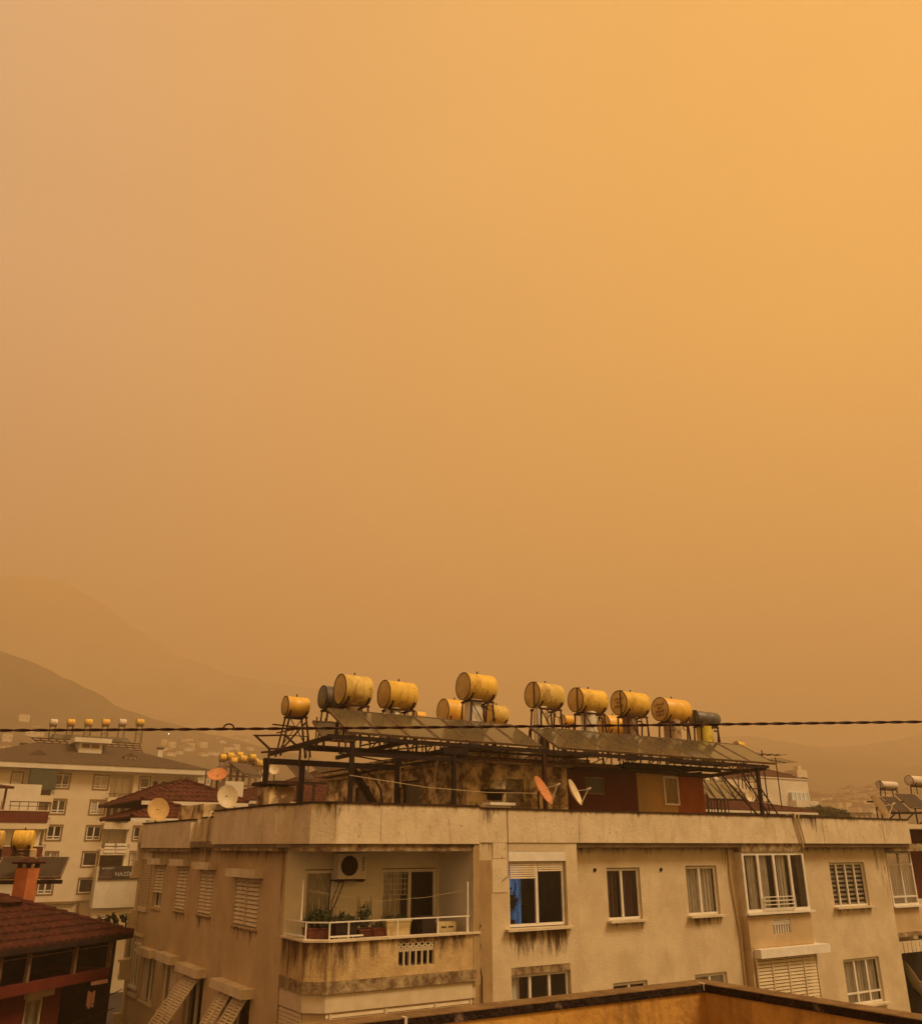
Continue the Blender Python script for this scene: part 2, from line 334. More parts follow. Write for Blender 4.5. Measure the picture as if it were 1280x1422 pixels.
def window(fr, s0, s1, z0, z1, d, parent, panes=2, fw=.07, curtain=None, cov=1.0, sill=True, transom=None, frame='white', room=1.3, glass='glass', sillmat=None, splits=None, roommat='room', rm=.3):
    m = MB(); e = .045
    m.box(fr, (s0 + .002, s0 + fw), (d - e, d), (z0 + .002, z1 - .002)); m.box(fr, (s1 - fw, s1 - .002), (d - e, d), (z0 + .002, z1 - .002))
    m.box(fr, (s0 + fw, s1 - fw), (d - e, d), (z0 + .002, z0 + fw)); m.box(fr, (s0 + fw, s1 - fw), (d - e, d), (z1 - fw, z1 - .002))
    sp = splits or [s0 + (s1 - s0) * k / panes for k in range(1, panes)]
    for u in sp: m.box(fr, (u - fw * .55, u + fw * .55), (d - e, d + .012), (z0 + fw, z1 - fw))
    if transom:
        for t in (transom if isinstance(transom, (list, tuple)) else [transom]):
            m.box(fr, (s0 + fw, s1 - fw), (d - e, d + .006), (t - fw * .4, t + fw * .4))
    w = m.build('window', M[frame], parent)
    MB().quad(fr.p(s0 + fw, d - .03, z0 + fw), fr.p(s1 - fw, d - .03, z0 + fw), fr.p(s1 - fw, d - .03, z1 - fw), fr.p(s0 + fw, d - .03, z1 - fw)).build('pane', M[glass], w)
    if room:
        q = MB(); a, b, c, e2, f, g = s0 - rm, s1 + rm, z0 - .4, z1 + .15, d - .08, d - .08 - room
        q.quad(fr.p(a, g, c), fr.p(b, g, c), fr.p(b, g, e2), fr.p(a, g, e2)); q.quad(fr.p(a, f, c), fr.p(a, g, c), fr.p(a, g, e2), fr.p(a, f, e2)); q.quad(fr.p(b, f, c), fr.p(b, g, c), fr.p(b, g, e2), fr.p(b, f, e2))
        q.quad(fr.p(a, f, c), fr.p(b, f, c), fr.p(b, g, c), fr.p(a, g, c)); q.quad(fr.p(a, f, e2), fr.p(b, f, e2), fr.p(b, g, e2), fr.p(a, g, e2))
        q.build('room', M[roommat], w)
    if curtain:
        spans = cov if isinstance(cov, list) else [(0, cov)]
        c = MB()
        for a, b in spans:
            u0, u1 = s0 + (s1 - s0) * a + .02, s0 + (s1 - s0) * b - .02
            n = max(6, int((u1 - u0) / .035)); vs = []
            for k in range(n + 1):
                u = u0 + (u1 - u0) * k / n; dd = d - .12 + .022 * math.sin(u * 43) + .012 * math.sin(u * 97 + 1)
                vs += [fr.p(u, dd, z0 + .02), fr.p(u, dd, z1 - .02)]
            c.add(vs, [(2 * k, 2 * k + 2, 2 * k + 3, 2 * k + 1) for k in range(n)])
        c.build('curtain', M[curtain], w)
    if sill:
        MB().box(fr, (s0 - .08, s1 + .08), (d - .02, d + .26 if sill is True else d + sill), (z0 - .06, z0 - .003)).build('sill', M[sillmat or 'parapet'], w)
    return w

def hip_roof(fr, s0, s1, d0, d1, ze, slope, parent, matn, course=.36, nu=None, name='roof', ridgecap=True, lip=.035, wave=0):
    """hipped roof; d0 back, d1 front"""
    W = d1 - d0; L = s1 - s0; h = min(W, L) / 2
    m = MB()
    def face(P, Q, inw, cut0, cut1, run):      # eave P->Q, inward dir, corner cuts per metre of run
        n = max(3, int(run / course))
        e = (Q - P).normalized(); tot = (Q - P).length
        for i in range(n):
            a, b = run * i / n, run * (i + 1) / n
            za, zb = a * slope, b * slope
            p0 = P + e * (cut0 * a) + inw * a; q0 = Q - e * (cut1 * a) + inw * a
            p1 = P + e * (cut0 * b) + inw * b; q1 = Q - e * (cut1 * b) + inw * b
            k = max(1, int((q0 - p0).length / wave) * 4) if wave else 1
            row = []
            for t in range(k + 1):
                f = t / k
                w = (abs(math.sin(math.pi * f * k / 4)) * .05) if wave else 0
                x = p0.lerp(q0, f); y = p1.lerp(q1, f)
                row.append((Vector((x.x, x.y, x.z + za + lip + w)), Vector((y.x, y.y, y.z + zb + w * .9)), Vector((x.x, x.y, x.z + za - .01))))
            for t in range(k):
                A0, B0, C0 = row[t]; A1, B1, C1 = row[t + 1]
                m.quad(A0, A1, B1, B0); m.quad(C0, C1, A1, A0)
    a, b, c, dd = fr.p(s0, d1, ze), fr.p(s1, d1, ze), fr.p(s1, d0, ze), fr.p(s0, d0, ze)
    face(a, b, -fr.n, 1, 1, h); face(b, c, -fr.r, 1, 1, h); face(c, dd, fr.n, 1, 1, h); face(dd, a, fr.r, 1, 1, h)
    m.quad(a, b, c, dd)
    r = m.build(name, M[matn], parent)
    zr = ze + h * slope + lip
    if L >= W: R0, R1 = fr.p(s0 + h, (d0 + d1) / 2, zr), fr.p(s1 - h, (d0 + d1) / 2, zr); own = ((a, R0), (dd, R0), (b, R1), (c, R1))
    else: R0, R1 = fr.p((s0 + s1) / 2, d1 - h, zr), fr.p((s0 + s1) / 2, d0 + h, zr); own = ((a, R0), (b, R0), (c, R1), (dd, R1))
    if ridgecap:
        g = MB()
        for p, q in own:
            n = max(2, int((q - p).length / .35))
            for i in range(n):
                x, y = p.lerp(q, i / n), p.lerp(q, (i + 1.08) / n)
                g.tube([x + Vector((0, 0, .05)), y + Vector((0, 0, .03))], [.10, .075], 8)
        if (R1 - R0).length > .3: g.tube([R0, R1], .1, 8)
        g.build('ridge_tiles', M[matn], r)
    return r

def hexbox(fr, s, d, z): return MB().box(fr, s, d, z)

def leaves(m, c, rad, n, size, squash=1.0, seed=0):
    rnd = random.Random(seed)
    for i in range(n):
        while True:
            p = Vector((rnd.uniform(-1, 1), rnd.uniform(-1, 1), rnd.uniform(-1, 1)))
            if p.length < 1: break
        f = .75 + .5 * mnoise.noise(p * 2.3 + Vector((seed, 0, 0)))
        p = p * f; q = Vector((p.x * rad[0], p.y * rad[1], p.z * rad[2])) + Vector(c)
        a = Vector((rnd.gauss(0, 1), rnd.gauss(0, 1), rnd.gauss(0, 1))).normalized(); b = a.orthogonal().normalized(); s = size * rnd.uniform(.6, 1.4)
        m.add([q - a * s, q + b * s * .45, q + a * s, q - b * s * .45], [(0, 1, 2, 3)])

def text_mesh(name, txt, mat_, parent, origin, right, up, size, thick=.01):
    cu = bpy.data.curves.new(name, 'FONT'); cu.body = txt; cu.size = size; cu.extrude = thick / 2
    ob = bpy.data.objects.new(name, cu); col.objects.link(ob)
    dg = bpy.context.evaluated_depsgraph_get(); me = bpy.data.meshes.new_from_object(ob.evaluated_get(dg)); bpy.data.objects.remove(ob)
    right = Vector(right).normalized(); up = Vector(up).normalized(); n = right.cross(up)
    root = parent
    while root.parent: root = root.parent
    X = Matrix.Translation(Vector(origin) - root.location) @ Matrix((right, up, n)).transposed().to_4x4()
    me.transform(X); me.materials.clear(); me.materials.append(mat_)
    o2 = bpy.data.objects.new(name, me); col.objects.link(o2); o2.parent = parent
    return o2
# ================================================================ SETTING
def struct(o, **k): o['kind'] = 'structure'; return o
m = MB(); G = 4000
m.quad((-G, -G, 0), (G, -G, 0), (G, G, 0), (-G, G, 0)); struct(m.build('ground', M['ground']))

def hill(name, Yr, prof, Yf, matn, Yb=None, rough=1.0, nx=90, ny=26, zf=0, seed=0):
    """terrain sheet rising from depth Yf to a ridge at depth Yr whose skyline follows prof, then falling behind"""
    pts = [at_y(x, y, Yr) for x, y in prof]; Yb = Yb or Yr * 1.5
    x0, x1 = pts[0].x, pts[-1].x; m = MB(); rows = ny + 8
    def H(x):
        for a, b in zip(pts, pts[1:]):
            if a.x <= x <= b.x: t = (x - a.x) / (b.x - a.x); t2 = t * t * (3 - 2 * t); return a.z + (b.z - a.z) * (t * .5 + t2 * .5)
        return pts[-1].z
    for j in range(rows + 1):
        if j <= ny: f = j / ny; Y = Yf + (Yr - Yf) * f; g = f ** 1.25
        else: f = (j - ny) / 8; Y = Yr + (Yb - Yr) * f; g = 1 - f
        for i in range(nx + 1):
            x = x0 + (x1 - x0) * i / nx; h = zf + (H(x) - zf) * g
            k = (1 - abs(2 * g - 1)) if g < 1 else 0
            n = mnoise.noise(Vector((x * .012 + seed, Y * .012, 0))) * .10 * H(x) * k + mnoise.noise(Vector((x * .06, Y * .06, seed))) * 2.2 * rough * (0.35 + k)
            m.v.append(Vector((x, Y, max(-.5, h + n))))
    for j in range(rows):
        for i in range(nx):
            a = j * (nx + 1) + i; m.f.append((a, a + 1, a + nx + 2, a + nx + 1))
    o = struct(m.build(name, M[matn], smooth=True)); return o, H

hill('hill', 950, [(-700, 840), (-200, 870), (0, 904), (30, 914), (60, 926), (90, 942), (130, 960), (170, 985), (230, 1003), (300, 1022), (400, 1045), (500, 1070), (640, 1110)], 170, 'hill')
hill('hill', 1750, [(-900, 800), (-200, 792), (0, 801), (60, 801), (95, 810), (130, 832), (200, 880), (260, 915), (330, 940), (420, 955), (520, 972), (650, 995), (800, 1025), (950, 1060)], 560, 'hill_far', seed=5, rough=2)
hill('hill', 1900, [(500, 1040), (800, 1034), (1040, 1022), (1090, 1030), (1130, 1038), (1180, 1037), (1240, 1029), (1280, 1020), (1500, 990), (1900, 960)], 420, 'hill', seed=9, rough=2)
hill('hillside', 720, [(900, 1130), (1040, 1112), (1110, 1106), (1150, 1112), (1180, 1100), (1215, 1097), (1280, 1094), (1500, 1080)], 300, 'hill_town', seed=3, rough=.6)

# ================================================================ OLD APARTMENT BLOCK
blk = empty('apartment_block', FM.p(1, -6, -EZ), 'weathered cream apartment block filling the foreground, solar tanks on its flat roof', 'apartment block')
ZR = .10
# --- street front
m = MB()
W1 = (-.75, .53); W2 = (2.42, 3.78); W3 = (9.40, 11.38)
bayh = [(-4.47, -2.55, -1.96, -.12), (-4.45, -2.54, -4.9, -2.85)]
wall(m, FM, (-6.35, -2.15), (-EZ, ZR), .4, bayh, .2)
h0 = [(*W1, -1.96, -.57), (*W2, -1.95, -.55), (*W1, -4.9, -3.5), (*W2, -4.9, -3.5)]
wall(m, FM, (-2.15, 4.62), (-EZ, ZR), 0, h0, .16)
h1 = [(*W3, -1.94, -.52), (*W3, -4.91, -3.52)]
wall(m, FM, (7.66, 12.72), (-EZ, ZR), 0, h1, .16)
m.quad(FM.p(-2.15, 0, -EZ), FM.p(-2.15, .4, -EZ), FM.p(-2.15, .4, ZR), FM.p(-2.15, 0, ZR))
m.quad(FM.p(12.72, 0, -EZ), FM.p(12.72, -.8, -EZ), FM.p(12.72, -.8, ZR), FM.p(12.72, 0, ZR))
m.quad(FM.p(12.72, -.8, -EZ), FM.p(15.2, -.8, -EZ), FM.p(15.2, -.8, ZR), FM.p(12.72, -.8, ZR))
m.quad(FM.p(15.2, -.8, -EZ), FM.p(15.2, -14.2, -EZ), FM.p(15.2, -14.2, ZR), FM.p(15.2, -.8, ZR))
m.quad(FM.p(15.2, -14.2, -EZ), FM.p(SC + .1, -14.2, -EZ), FM.p(SC + .1, -14.2, ZR), FM.p(15.2, -14.2, ZR))
m.quad(FM.p(4.62, 0, -EZ), FM.p(4.62, -.9, -EZ), FM.p(4.62, -.9, ZR), FM.p(4.62, 0, ZR)); m.quad(FM.p(7.66, 0, -EZ), FM.p(7.66, -.9, -EZ), FM.p(7.66, -.9, ZR), FM.p(7.66, 0, ZR))
m.build('front_wall', M['plaster'], blk)
# --- side front
sw = [(-3.4, -1.68, -1.84, -.72), (-6.5, -5.32, -1.76, -.6), (-8.9, -7.85, -1.78, -.55), (-11.6, -10.5, -1.85, -.55)]
sl = [(-3.7, -1.7, -4.8, -3.3), (-6.9, -5.3, -4.7, -3.25), (-9.4, -7.9, -4.55, -3.2), (-11.7, -10.3, -4.55, -3.25)]
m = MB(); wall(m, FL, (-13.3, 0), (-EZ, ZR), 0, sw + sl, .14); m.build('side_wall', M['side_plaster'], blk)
# --- loggia back wall and cheek
m = MB(); lh = [(-9.98, -9.22, -1.95 - .75, -.50), (-7.98, -6.42, -2.72, -.50)]
wall(m, FM, (SC, -6.35), (-2.78, -.02), 0, lh, .1)
m.quad(FM.p(-6.353, 0, -2.78), FM.p(-6.353, 1.45, -2.78), FM.p(-6.353, 1.45, -.02), FM.p(-6.353, 0, -.02))
m.build('loggia_wall', M['loggia'], blk)
m = MB(); m.box(FM, (-6.36, -6.2), (1.452, 1.62), (-2.75, -.02)); m.build('loggia_column', M['parapet'], blk)
m = MB(); m.quad(FM.p(SC, 0, -EZ), FM.p(-6.35, 0, -EZ), FM.p(-6.35, 0, -2.95), FM.p(SC, 0, -2.95)); m.quad(FM.p(-6.35, .4, -EZ), FM.p(-6.35, 1.58, -EZ), FM.p(-6.35, 1.58, -2.95), FM.p(-6.35, .4, -2.95))
m.quad(FM.p(-6.195, .4, -2.95), FM.p(-6.195, 1.62, -2.95), FM.p(-6.195, 1.62, ZR), FM.p(-6.195, .4, ZR)); m.quad(FM.p(-6.35, 1.621, -2.95), FM.p(-6.195, 1.621, -2.95), FM.p(-6.195, 1.621, ZR), FM.p(-6.35, 1.621, ZR))
m.build('bay_side_wall', M['patch'], blk)
# darker repaint strip between loggia and bay and its lower part
m = MB(); m.box(FM, (-6.19, -5.02), (.40, .403), (-EZ, -.33)); m.build('repainted_strip', M['patch'], blk)
m = MB(); m.box(FM, (-4.98, -4.55), (.40, .425), (-.28, ZR)); m.box(FM, (-5.0, -4.53), (.40, .415), (-1.1, -.9 + .62)); m.build('plaster_pilaster', M['parapet'], blk)
# --- roof slab + parapets
m = MB(); m.prism(FM, [(SC - .3, -13.2), (SC - .3, 0), (SC - .02, .25), (SC - .02, 1.3), (-10.05, 1.58), (-6.3, 1.58), (-6.3, .35), (13.8, .35), (13.8, -.5), (15.1, -.7), (15.1, -14.1), (SC + .2, -14.1), (SC + .2, -13.2)], -.02, .14)
m.build('roof_slab', M['roof_floor'], blk)
ppath = [(SC - .35, -4.72), (SC - .35, -.02), (SC - .05, .26), (SC - .05, 1.33), (-10.02, 1.65), (-6.19, 1.65)]
m = MB(); m.band(FM, ppath, -.16, .06, .90)
m.box(FM, (-6.3, 13.85), (.27, .43), (.10, .92)); m.box(FM, (-6.35, -6.19), (.43, 1.49), (.10, .9))
m.box(FM, (13.69, 13.85), (-1.5, .27), (.10, .92)); m.box(FM, (13.85, 15.3), (-1.66, -1.5), (.1, .92))
m.box(FL, (-4.72, -4.56), (.02, .19), (.06, .86)); m.box(FL, (-6.85, -4.72), (-.13, .03), (.12, .78)); m.box(FL, (-6.85, -6.69), (.03, .19), (0, .74)); m.box(FL, (-12.6, -6.85), (.19, .35), (-.04, .72)); m.box(FL, (-12.6, -12.44), (-.1, .19), (-.04, .72)); m.box(FL, (-13.3, -12.6), (-.1, .06), (.0, .70))
m.box(FM, (SC + .1, 15.3), (-14.2, -14.05), (.1, .9))
m.build('parapet', M['parapet'], blk)
m = MB(); cp = [(a - .03 if a < -10 else a, b + .03) for a, b in ppath]; m.band(FM, cp, -.22, .903, .945)
m.box(FM, (-6.19, 13.88), (.24, .46), (.923, .965)); m.box(FM, (13.66, 13.88), (-1.5, .24), (.923, .965))
m.box(FL, (-6.82, -4.76), (-.16, .06), (.783, .82)); m.box(FL, (-12.63, -6.82), (.16, .38), (.723, .765)); m.box(FL, (-13.3, -12.63), (-.13, .09), (.703, .74))
m.build('parapet_cap', M['cap'], blk)
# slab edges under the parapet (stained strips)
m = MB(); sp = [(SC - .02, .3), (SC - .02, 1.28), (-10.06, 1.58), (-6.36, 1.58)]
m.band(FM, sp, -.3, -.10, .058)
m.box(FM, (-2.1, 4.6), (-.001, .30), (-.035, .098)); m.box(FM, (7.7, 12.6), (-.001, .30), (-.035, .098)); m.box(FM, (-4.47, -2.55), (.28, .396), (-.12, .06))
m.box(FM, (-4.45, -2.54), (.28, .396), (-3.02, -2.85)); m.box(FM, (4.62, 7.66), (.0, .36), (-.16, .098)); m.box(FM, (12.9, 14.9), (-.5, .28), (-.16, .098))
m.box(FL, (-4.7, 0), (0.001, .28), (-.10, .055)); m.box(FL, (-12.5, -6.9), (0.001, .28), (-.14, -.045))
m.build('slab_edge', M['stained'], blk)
# cracks and joints on the parapet
m = MB()
for s in (-8.9, -2.05, 8.75, 12.2):
    z = .12
    pts = []
    while z < .9: pts.append(FM.p(s + random.uniform(-.015, .015), .434 if s > -6 else 1.654, z)); z += .12
    m.tube(pts, .0035, 4)
m.build('crack', M['cap'], blk)
# --- balcony
def poly_band(name, matn, off, z0, z1, t=-.12, extra=0):
    p = [(SC - off, -.02 if not extra else .0), (SC - off, 1.30 + off * .4), (-10.04 - off * .4, 1.60 + off), (-6.37, 1.60 + off)]
    m = MB(); m.band(FM, p, t, z0, z1); return m.build(name, M[matn], blk)
bal = MB(); bal.band(FM, [(SC, .0), (SC, 1.30), (-10.04, 1.60), (-9.6, 1.60)], -.12, -2.64, -1.9)
def bwall(m, fr, s, z, d, hole, t=.12):
    s0, s1 = s; z0, z1 = z; a, b, c, e = hole
    m.box(fr, (s0, a), (d - t, d), (z0, z1)); m.box(fr, (b, s1), (d - t, d), (z0, z1)); m.box(fr, (a, b), (d - t, d), (z0, c)); m.box(fr, (a, b), (d - t, d), (e, z1))
bwall(bal, FM, (-9.598, -6.37), (-2.64, -1.9), 1.60, (-8.35, -7.42, -2.46, -1.98))
bl = bal.build('balcony', M['balcony'], blk)
def grille(m, fr, a, b, c, e, d, n=6, t=.05):
    w = (b - a) / n
    for k in range(n + 1): m.box(fr, (a + k * w - .018, a + k * w + .018), (d - t, d - .005), (c, c + (e - c) * .62))
    for r in range(3):
        zz = c + (e - c) * (.68 + r * .13)
        for k in range(n * 2):
            x = a + (k + .5) * w / 2; dz = .035 if (k + r) % 2 else -.035
            m.bar(fr.p(x - w / 4, d - t / 2, zz - dz), fr.p(x + w / 4, d - t / 2, zz + dz), .03, .035)
    for k in range(n):
        x = a + (k + .5) * w; zz = c + (e - c) * .6
        m.bar(fr.p(x - w / 2, d - t / 2, zz), fr.p(x, d - t / 2, zz + .07), .03, .03); m.bar(fr.p(x + w / 2, d - t / 2, zz), fr.p(x, d - t / 2, zz + .07), .03, .03)
m = MB(); grille(m, FM, -8.35, -7.42, -2.46, -1.98, 1.585); m.build('ventilation_screen', M['shutter'], bl)
p = [(SC - .05, -.02), (SC - .05, 1.34), (-10.06, 1.66), (-6.2, 1.66)]
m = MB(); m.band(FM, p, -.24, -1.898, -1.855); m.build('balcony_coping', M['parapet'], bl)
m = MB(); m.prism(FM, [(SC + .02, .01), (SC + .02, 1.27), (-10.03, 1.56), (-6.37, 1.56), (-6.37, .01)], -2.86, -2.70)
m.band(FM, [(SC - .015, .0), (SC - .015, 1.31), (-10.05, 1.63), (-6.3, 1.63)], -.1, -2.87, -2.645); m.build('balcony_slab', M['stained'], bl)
# railing
m = MB(); rp = [(SC + .03, .08), (SC + .03, 1.24), (-10.0, 1.53), (-6.42, 1.53)]; zt = -1.52
for a, b in zip(rp, rp[1:]): m.bar(FM.p(*a, zt), FM.p(*b, zt), .026, .026)
for s, d in [(SC + .03, .08), (SC + .03, 1.24), (-10.0, 1.53), (-9.55, 1.53), (-8.35, 1.53), (-7.3, 1.53), (-6.5, 1.53)]: m.bar(FM.p(s, d, -1.855), FM.p(s, d, zt - .013), .026)
m.bar(FM.p(-10.0, 1.53, -1.80), FM.p(-9.2, 1.53, -1.80), .03); m.bar(FM.p(SC + .03, 1.22, -1.8), FM.p(SC + .03, .15, -1.8), .03)
m.bar(FM.p(-6.48, 1.53, -1.85), FM.p(-6.48, 1.53, -.78), .03); m.bar(FM.p(SC + .05, .9, -1.5), FM.p(SC + .05, .9, -.7), .03)
m.build('railing', M['white'], bl)
# closed balcony below: siding band and shutters
pb = [(SC + .02, .0), (SC + .02, 1.27), (-10.03, 1.57), (-6.3, 1.57)]
m = MB(); m.band(FM, pb, -.1, -3.22, -2.872)
for k in range(9):
    m.box(FM, (-9.95 + k * .0, -9.95 + k * .0 + .001), (1.571, 1.572), (-3.2, -2.9))
m.build('siding_band', M['shutter'], blk)
m = MB(); m.band(FM, [(a + .05 if a < -10 else a, b - .04) for a, b in pb], -.05, -4.4, -3.22); m.build('shutter_backing', M['side_plaster'], blk)
m = MB(); slats(m, FM, -10.0, -6.35, -4.35, -3.25, 1.535, .075, .02, div=(-9.9, -8.6, -7.35, -6.42))
FA = Fr((FM.p(SC, 1.27, 0).x, FM.p(SC, 1.27, 0).y), A)
for i in range(14):
    a = -4.35 + i * .079; m.box(FL, (0.02, 1.22), (-.055, -.03), (a + .004, a + .07))
m.build('roller_shutter', M['shutter'], blk)
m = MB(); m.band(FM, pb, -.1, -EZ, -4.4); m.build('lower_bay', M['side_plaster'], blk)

# --- windows on the street front
w = window(FM, -4.45, -2.57, -1.94, -.36, .30, blk, 2, .07, None, sill=False, splits=[-3.5], room=2.4, roommat='room')
m = MB(); m.box(FM, (-4.465, -2.555), (.30, .40), (-.36, -.125)); m.build('shutter_box', M['white'], w)
m = MB(); slats(m, FM, -4.38, -3.54, -.79, -.36, .32, .05, .015); slats(m, FM, -3.46, -2.64, -.62, -.36, .32, .05, .015); m.build('roller_shutter', M['shutter'], w)
m = MB(); m.box(FM, (-4.62, -2.45), (.2, .58), (-2.02, -1.962)); m.build('sill', M['parapet'], w)
m = MB(); m.box(FM, (-4.5, -3.38), (-.62, -.58), (-2.2, -.05)); m.build('blue_glow_panel', M['blue'], w)  # added glowing panel behind the pane, imitates its blue reflection
m = MB(); m.box(FM, (-3.4, -2.95), (-.9, -.86), (-1.5, -.3)); m.build('doorway', M['pot_dark'], w)
w = window(FM, -4.43, -2.56, -4.88, -3.03, .30, blk, 3, .06, 'curtain', [(0, .2)], sill=False)
w = window(FM, *W1, -1.94, -.59, -.08, blk, 2, .065, 'curtain_dark', [(0, .42), (.55, .98)], splits=[-.15])
w = window(FM, *W2, -1.93, -.57, -.08, blk, 2, .065, 'curtain', 1.0, splits=[3.05])
w = window(FM, *W1, -4.88, -3.52, -.08, blk, 2, .065, 'curtain_dark', .9)
w = window(FM, *W2, -4.88, -3.52, -.08, blk, 2, .065, 'curtain', [(0, .35), (.6, 1)])
w = window(FM, *W3, -1.92, -.54, -.08, blk, 4, .055, None, splits=[9.85, 10.35, 10.85])
m = MB()
for i in range(9): z = -1.88 + i * .145; m.box(FM, (9.45, 11.33), (-.17, -.15), (z, z + .075))
m.build('blind', M['curtain'], w)
w = window(FM, *W3, -4.89, -3.54, -.08, blk, 3, .065, 'curtain', 1.0, transom=-4.55)
# --- enclosed balcony with white glazing
m = MB(); bwall(m, FM, (4.62, 7.66), (-2.90, -2.02), .30, (5.75, 6.6, -2.55, -2.12), .1); m.box(FM, (4.62, 4.72), (0.0, .2), (-2.9, -2.02)); m.box(FM, (4.64, 7.64), (0, .29), (-3.0, -2.9))
pass
enc = m.build('enclosed_balcony', M['side_plaster'], blk)
m = MB(); grille(m, FM, 5.75, 6.6, -2.55, -2.12, .29, 7); m.box(FM, (5.76, 6.59), (.1, .16), (-2.53, -2.14)); m.build('ventilation_screen', M['white'], enc)
w = window(FM, 4.62, 7.66, -1.92, -.17, .32, blk, 4, .09, 'curtain', [(.1, .23), (.28, .42), (.58, .72)], splits=[5.35, 6.12, 6.9], sill=.12, sillmat='white', room=1.2, rm=-.02)
m = MB()
for i in range(4): z = -1.82 + i * .11; m.bar(FM.p(5.38, .38, z), FM.p(6.88, .38, z), .025)
m.bar(FM.p(5.38, .38, -1.83), FM.p(5.38, .38, -1.48), .025); m.bar(FM.p(6.88, .38, -1.83), FM.p(6.88, .38, -1.48), .025); m.build('guard_rail', M['white'], w)
m = MB(); m.box(FM, (4.62, 4.66), (.001, .272), (-2.02, -.165)); m.build('side_cheek', M['parapet'], enc)
m = MB(); m.box(FM, (7.62, 7.66), (.001, .272), (-2.02, -.165)); m.build('side_cheek', M['parapet'], enc)
m = MB(); m.box(FM, (4.75, 8.1), (.0, .55), (-3.17, -2.93)); sb = m.build('shutter_box', M['white'], blk)
m = MB(); slats(m, FM, 4.72, 7.64, -5.3, -3.17, .31, .09, .03, div=(4.76, 5.45, 6.2, 6.95, 7.6)); m.build('roller_shutter', M['shutter'], sb)
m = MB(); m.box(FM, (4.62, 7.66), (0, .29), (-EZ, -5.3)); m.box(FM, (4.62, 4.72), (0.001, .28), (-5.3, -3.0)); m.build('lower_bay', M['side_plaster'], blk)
# --- glazed corner balcony at the right end
w = window(FM, 13.2, 14.8, -2.02, -.18, -.28, blk, 2, .07, 'curtain', 1.0, transom=[-.62, -1.72], sill=.1, sillmat='white', splits=[14.0], room=.35, rm=-.02)
m = MB(); m.box(FM, (12.73, 14.85), (-.75, -.34), (-2.9, -2.09)); m.box(FM, (12.73, 13.2), (-.75, -.36), (-2.09, -.16)); m.box(FM, (14.8, 14.9), (-.75, -.34), (-2.09, -.16)); cb = m.build('corner_balcony', M['side_plaster'], blk)
m = MB(); m.box(FM, (12.73, 15.0), (-.7, -.25), (-3.05, -2.9)); m.build('balcony_slab', M['stained'], cb)
m = MB()
for k in range(9): m.box(FM, (12.75 + k * .25, 12.97 + k * .25), (-.6, -.2), (-3.55, -3.2))
m.build('awning_valance', M['parapet'], cb)
m = MB(); m.box(FM, (12.74, 15.25), (-.79, -.77), (-7, -3.6)); m.build('opening_shade_panel', M['black'], cb)  # flat black panel; the opening's inner shade is put into its colour
m = MB(); m.box(FM, (15.21, 15.9), (-.79, -.6), (-2.9, -2.05)); m.build('side_panel', M['parapet'], cb)

# --- windows on the side front, with shutters
def box_shutter(s0, s1, z0, z1, boxh=.2, div=True, small=False):
    w = window(FL, s0, s1, z0, z1, -.09, blk, 2, .05, None, sill=.14, sillmat='side_plaster', room=.8)
    m = MB(); m.box(FL, (s0 - .25, s1 + .22), (.0, .24), (z1 + .0, z1 + boxh)); m.build('shutter_box', M['parapet'], w)
    m = MB(); zz = z0 + (.45 if small else .03)
    slats(m, FL, s0 + .03, s1 - .03, zz, z1 - .02, -.03, .092, .04, div=((s0 + s1) / 2,) if div else ()); m.build('louvre_shutter', M['shutter'], w); return w
box_shutter(*sw[0], .19); box_shutter(*sw[1], .19); box_shutter(*sw[2], .19, False); box_shutter(*sw[3], .19, False, True)
def ajar(s0, s1, z0, z1, leaf):
    w = window(FL, s0, s1, z0, z1, -.09, blk, 2, .05, None, sill=.14, sillmat='side_plaster', room=.9)
    m = MB(); m.box(FL, (s0 - .2, s1 + .2), (0, .30), (z1, z1 + .2)); m.build('shutter_box', M['parapet'], w)
    m = MB()
    for a, b, out in leaf:                    # leaves pushed out at the bottom
        n = 24
        for i in range(n):
            f0, f1 = i / n, (i + .72) / n; H = z1 - z0
            for u in ((a, b),):
                P = [FL.p(a, .02 + out * f0, z1 - H * f0), FL.p(b, .02 + out * f0, z1 - H * f0), FL.p(b, .05 + out * f1, z1 - H * f1 * .97), FL.p(a, .05 + out * f1, z1 - H * f1 * .97)]
                Q = [q + FL.n * .014 for q in P]; m.hexa(P + Q)
        for u in (a, b, (a + b) / 2): m.bar(FL.p(u, .05, z1), FL.p(u, .07 + out, z1 - (z1 - z0) * .97), .05, .03)
    m.build('louvre_shutter', M['shutter'], w)
ajar(*sl[0], [(-3.6, -2.85, .9), (-2.55, -1.78, .9)]); ajar(*sl[1], [(-6.75, -5.5, 1.0)])
for k, (a, b, c, e) in enumerate(sl[2:]):
    w = window(FL, a, b, c, e, -.09, blk, 2, .06, None, sill=.14, sillmat='parapet', room=.9)
    m = MB(); m.box(FL, (a - .06, b + .1), (0, .26), (e, e + .22)); m.build('shutter_box', M['parapet'], w)
    m = MB()
    if k == 0: slats(m, FL, (a + b) / 2 + .05, b - .03, c + .03, e - .02, -.04, .075, .03)
    else: slats(m, FL, a + .03, (a + b) / 2 - .05, c + .03, e - .02, -.04, .075, .03)
    m.build('louvre_shutter', M['shutter'], w)
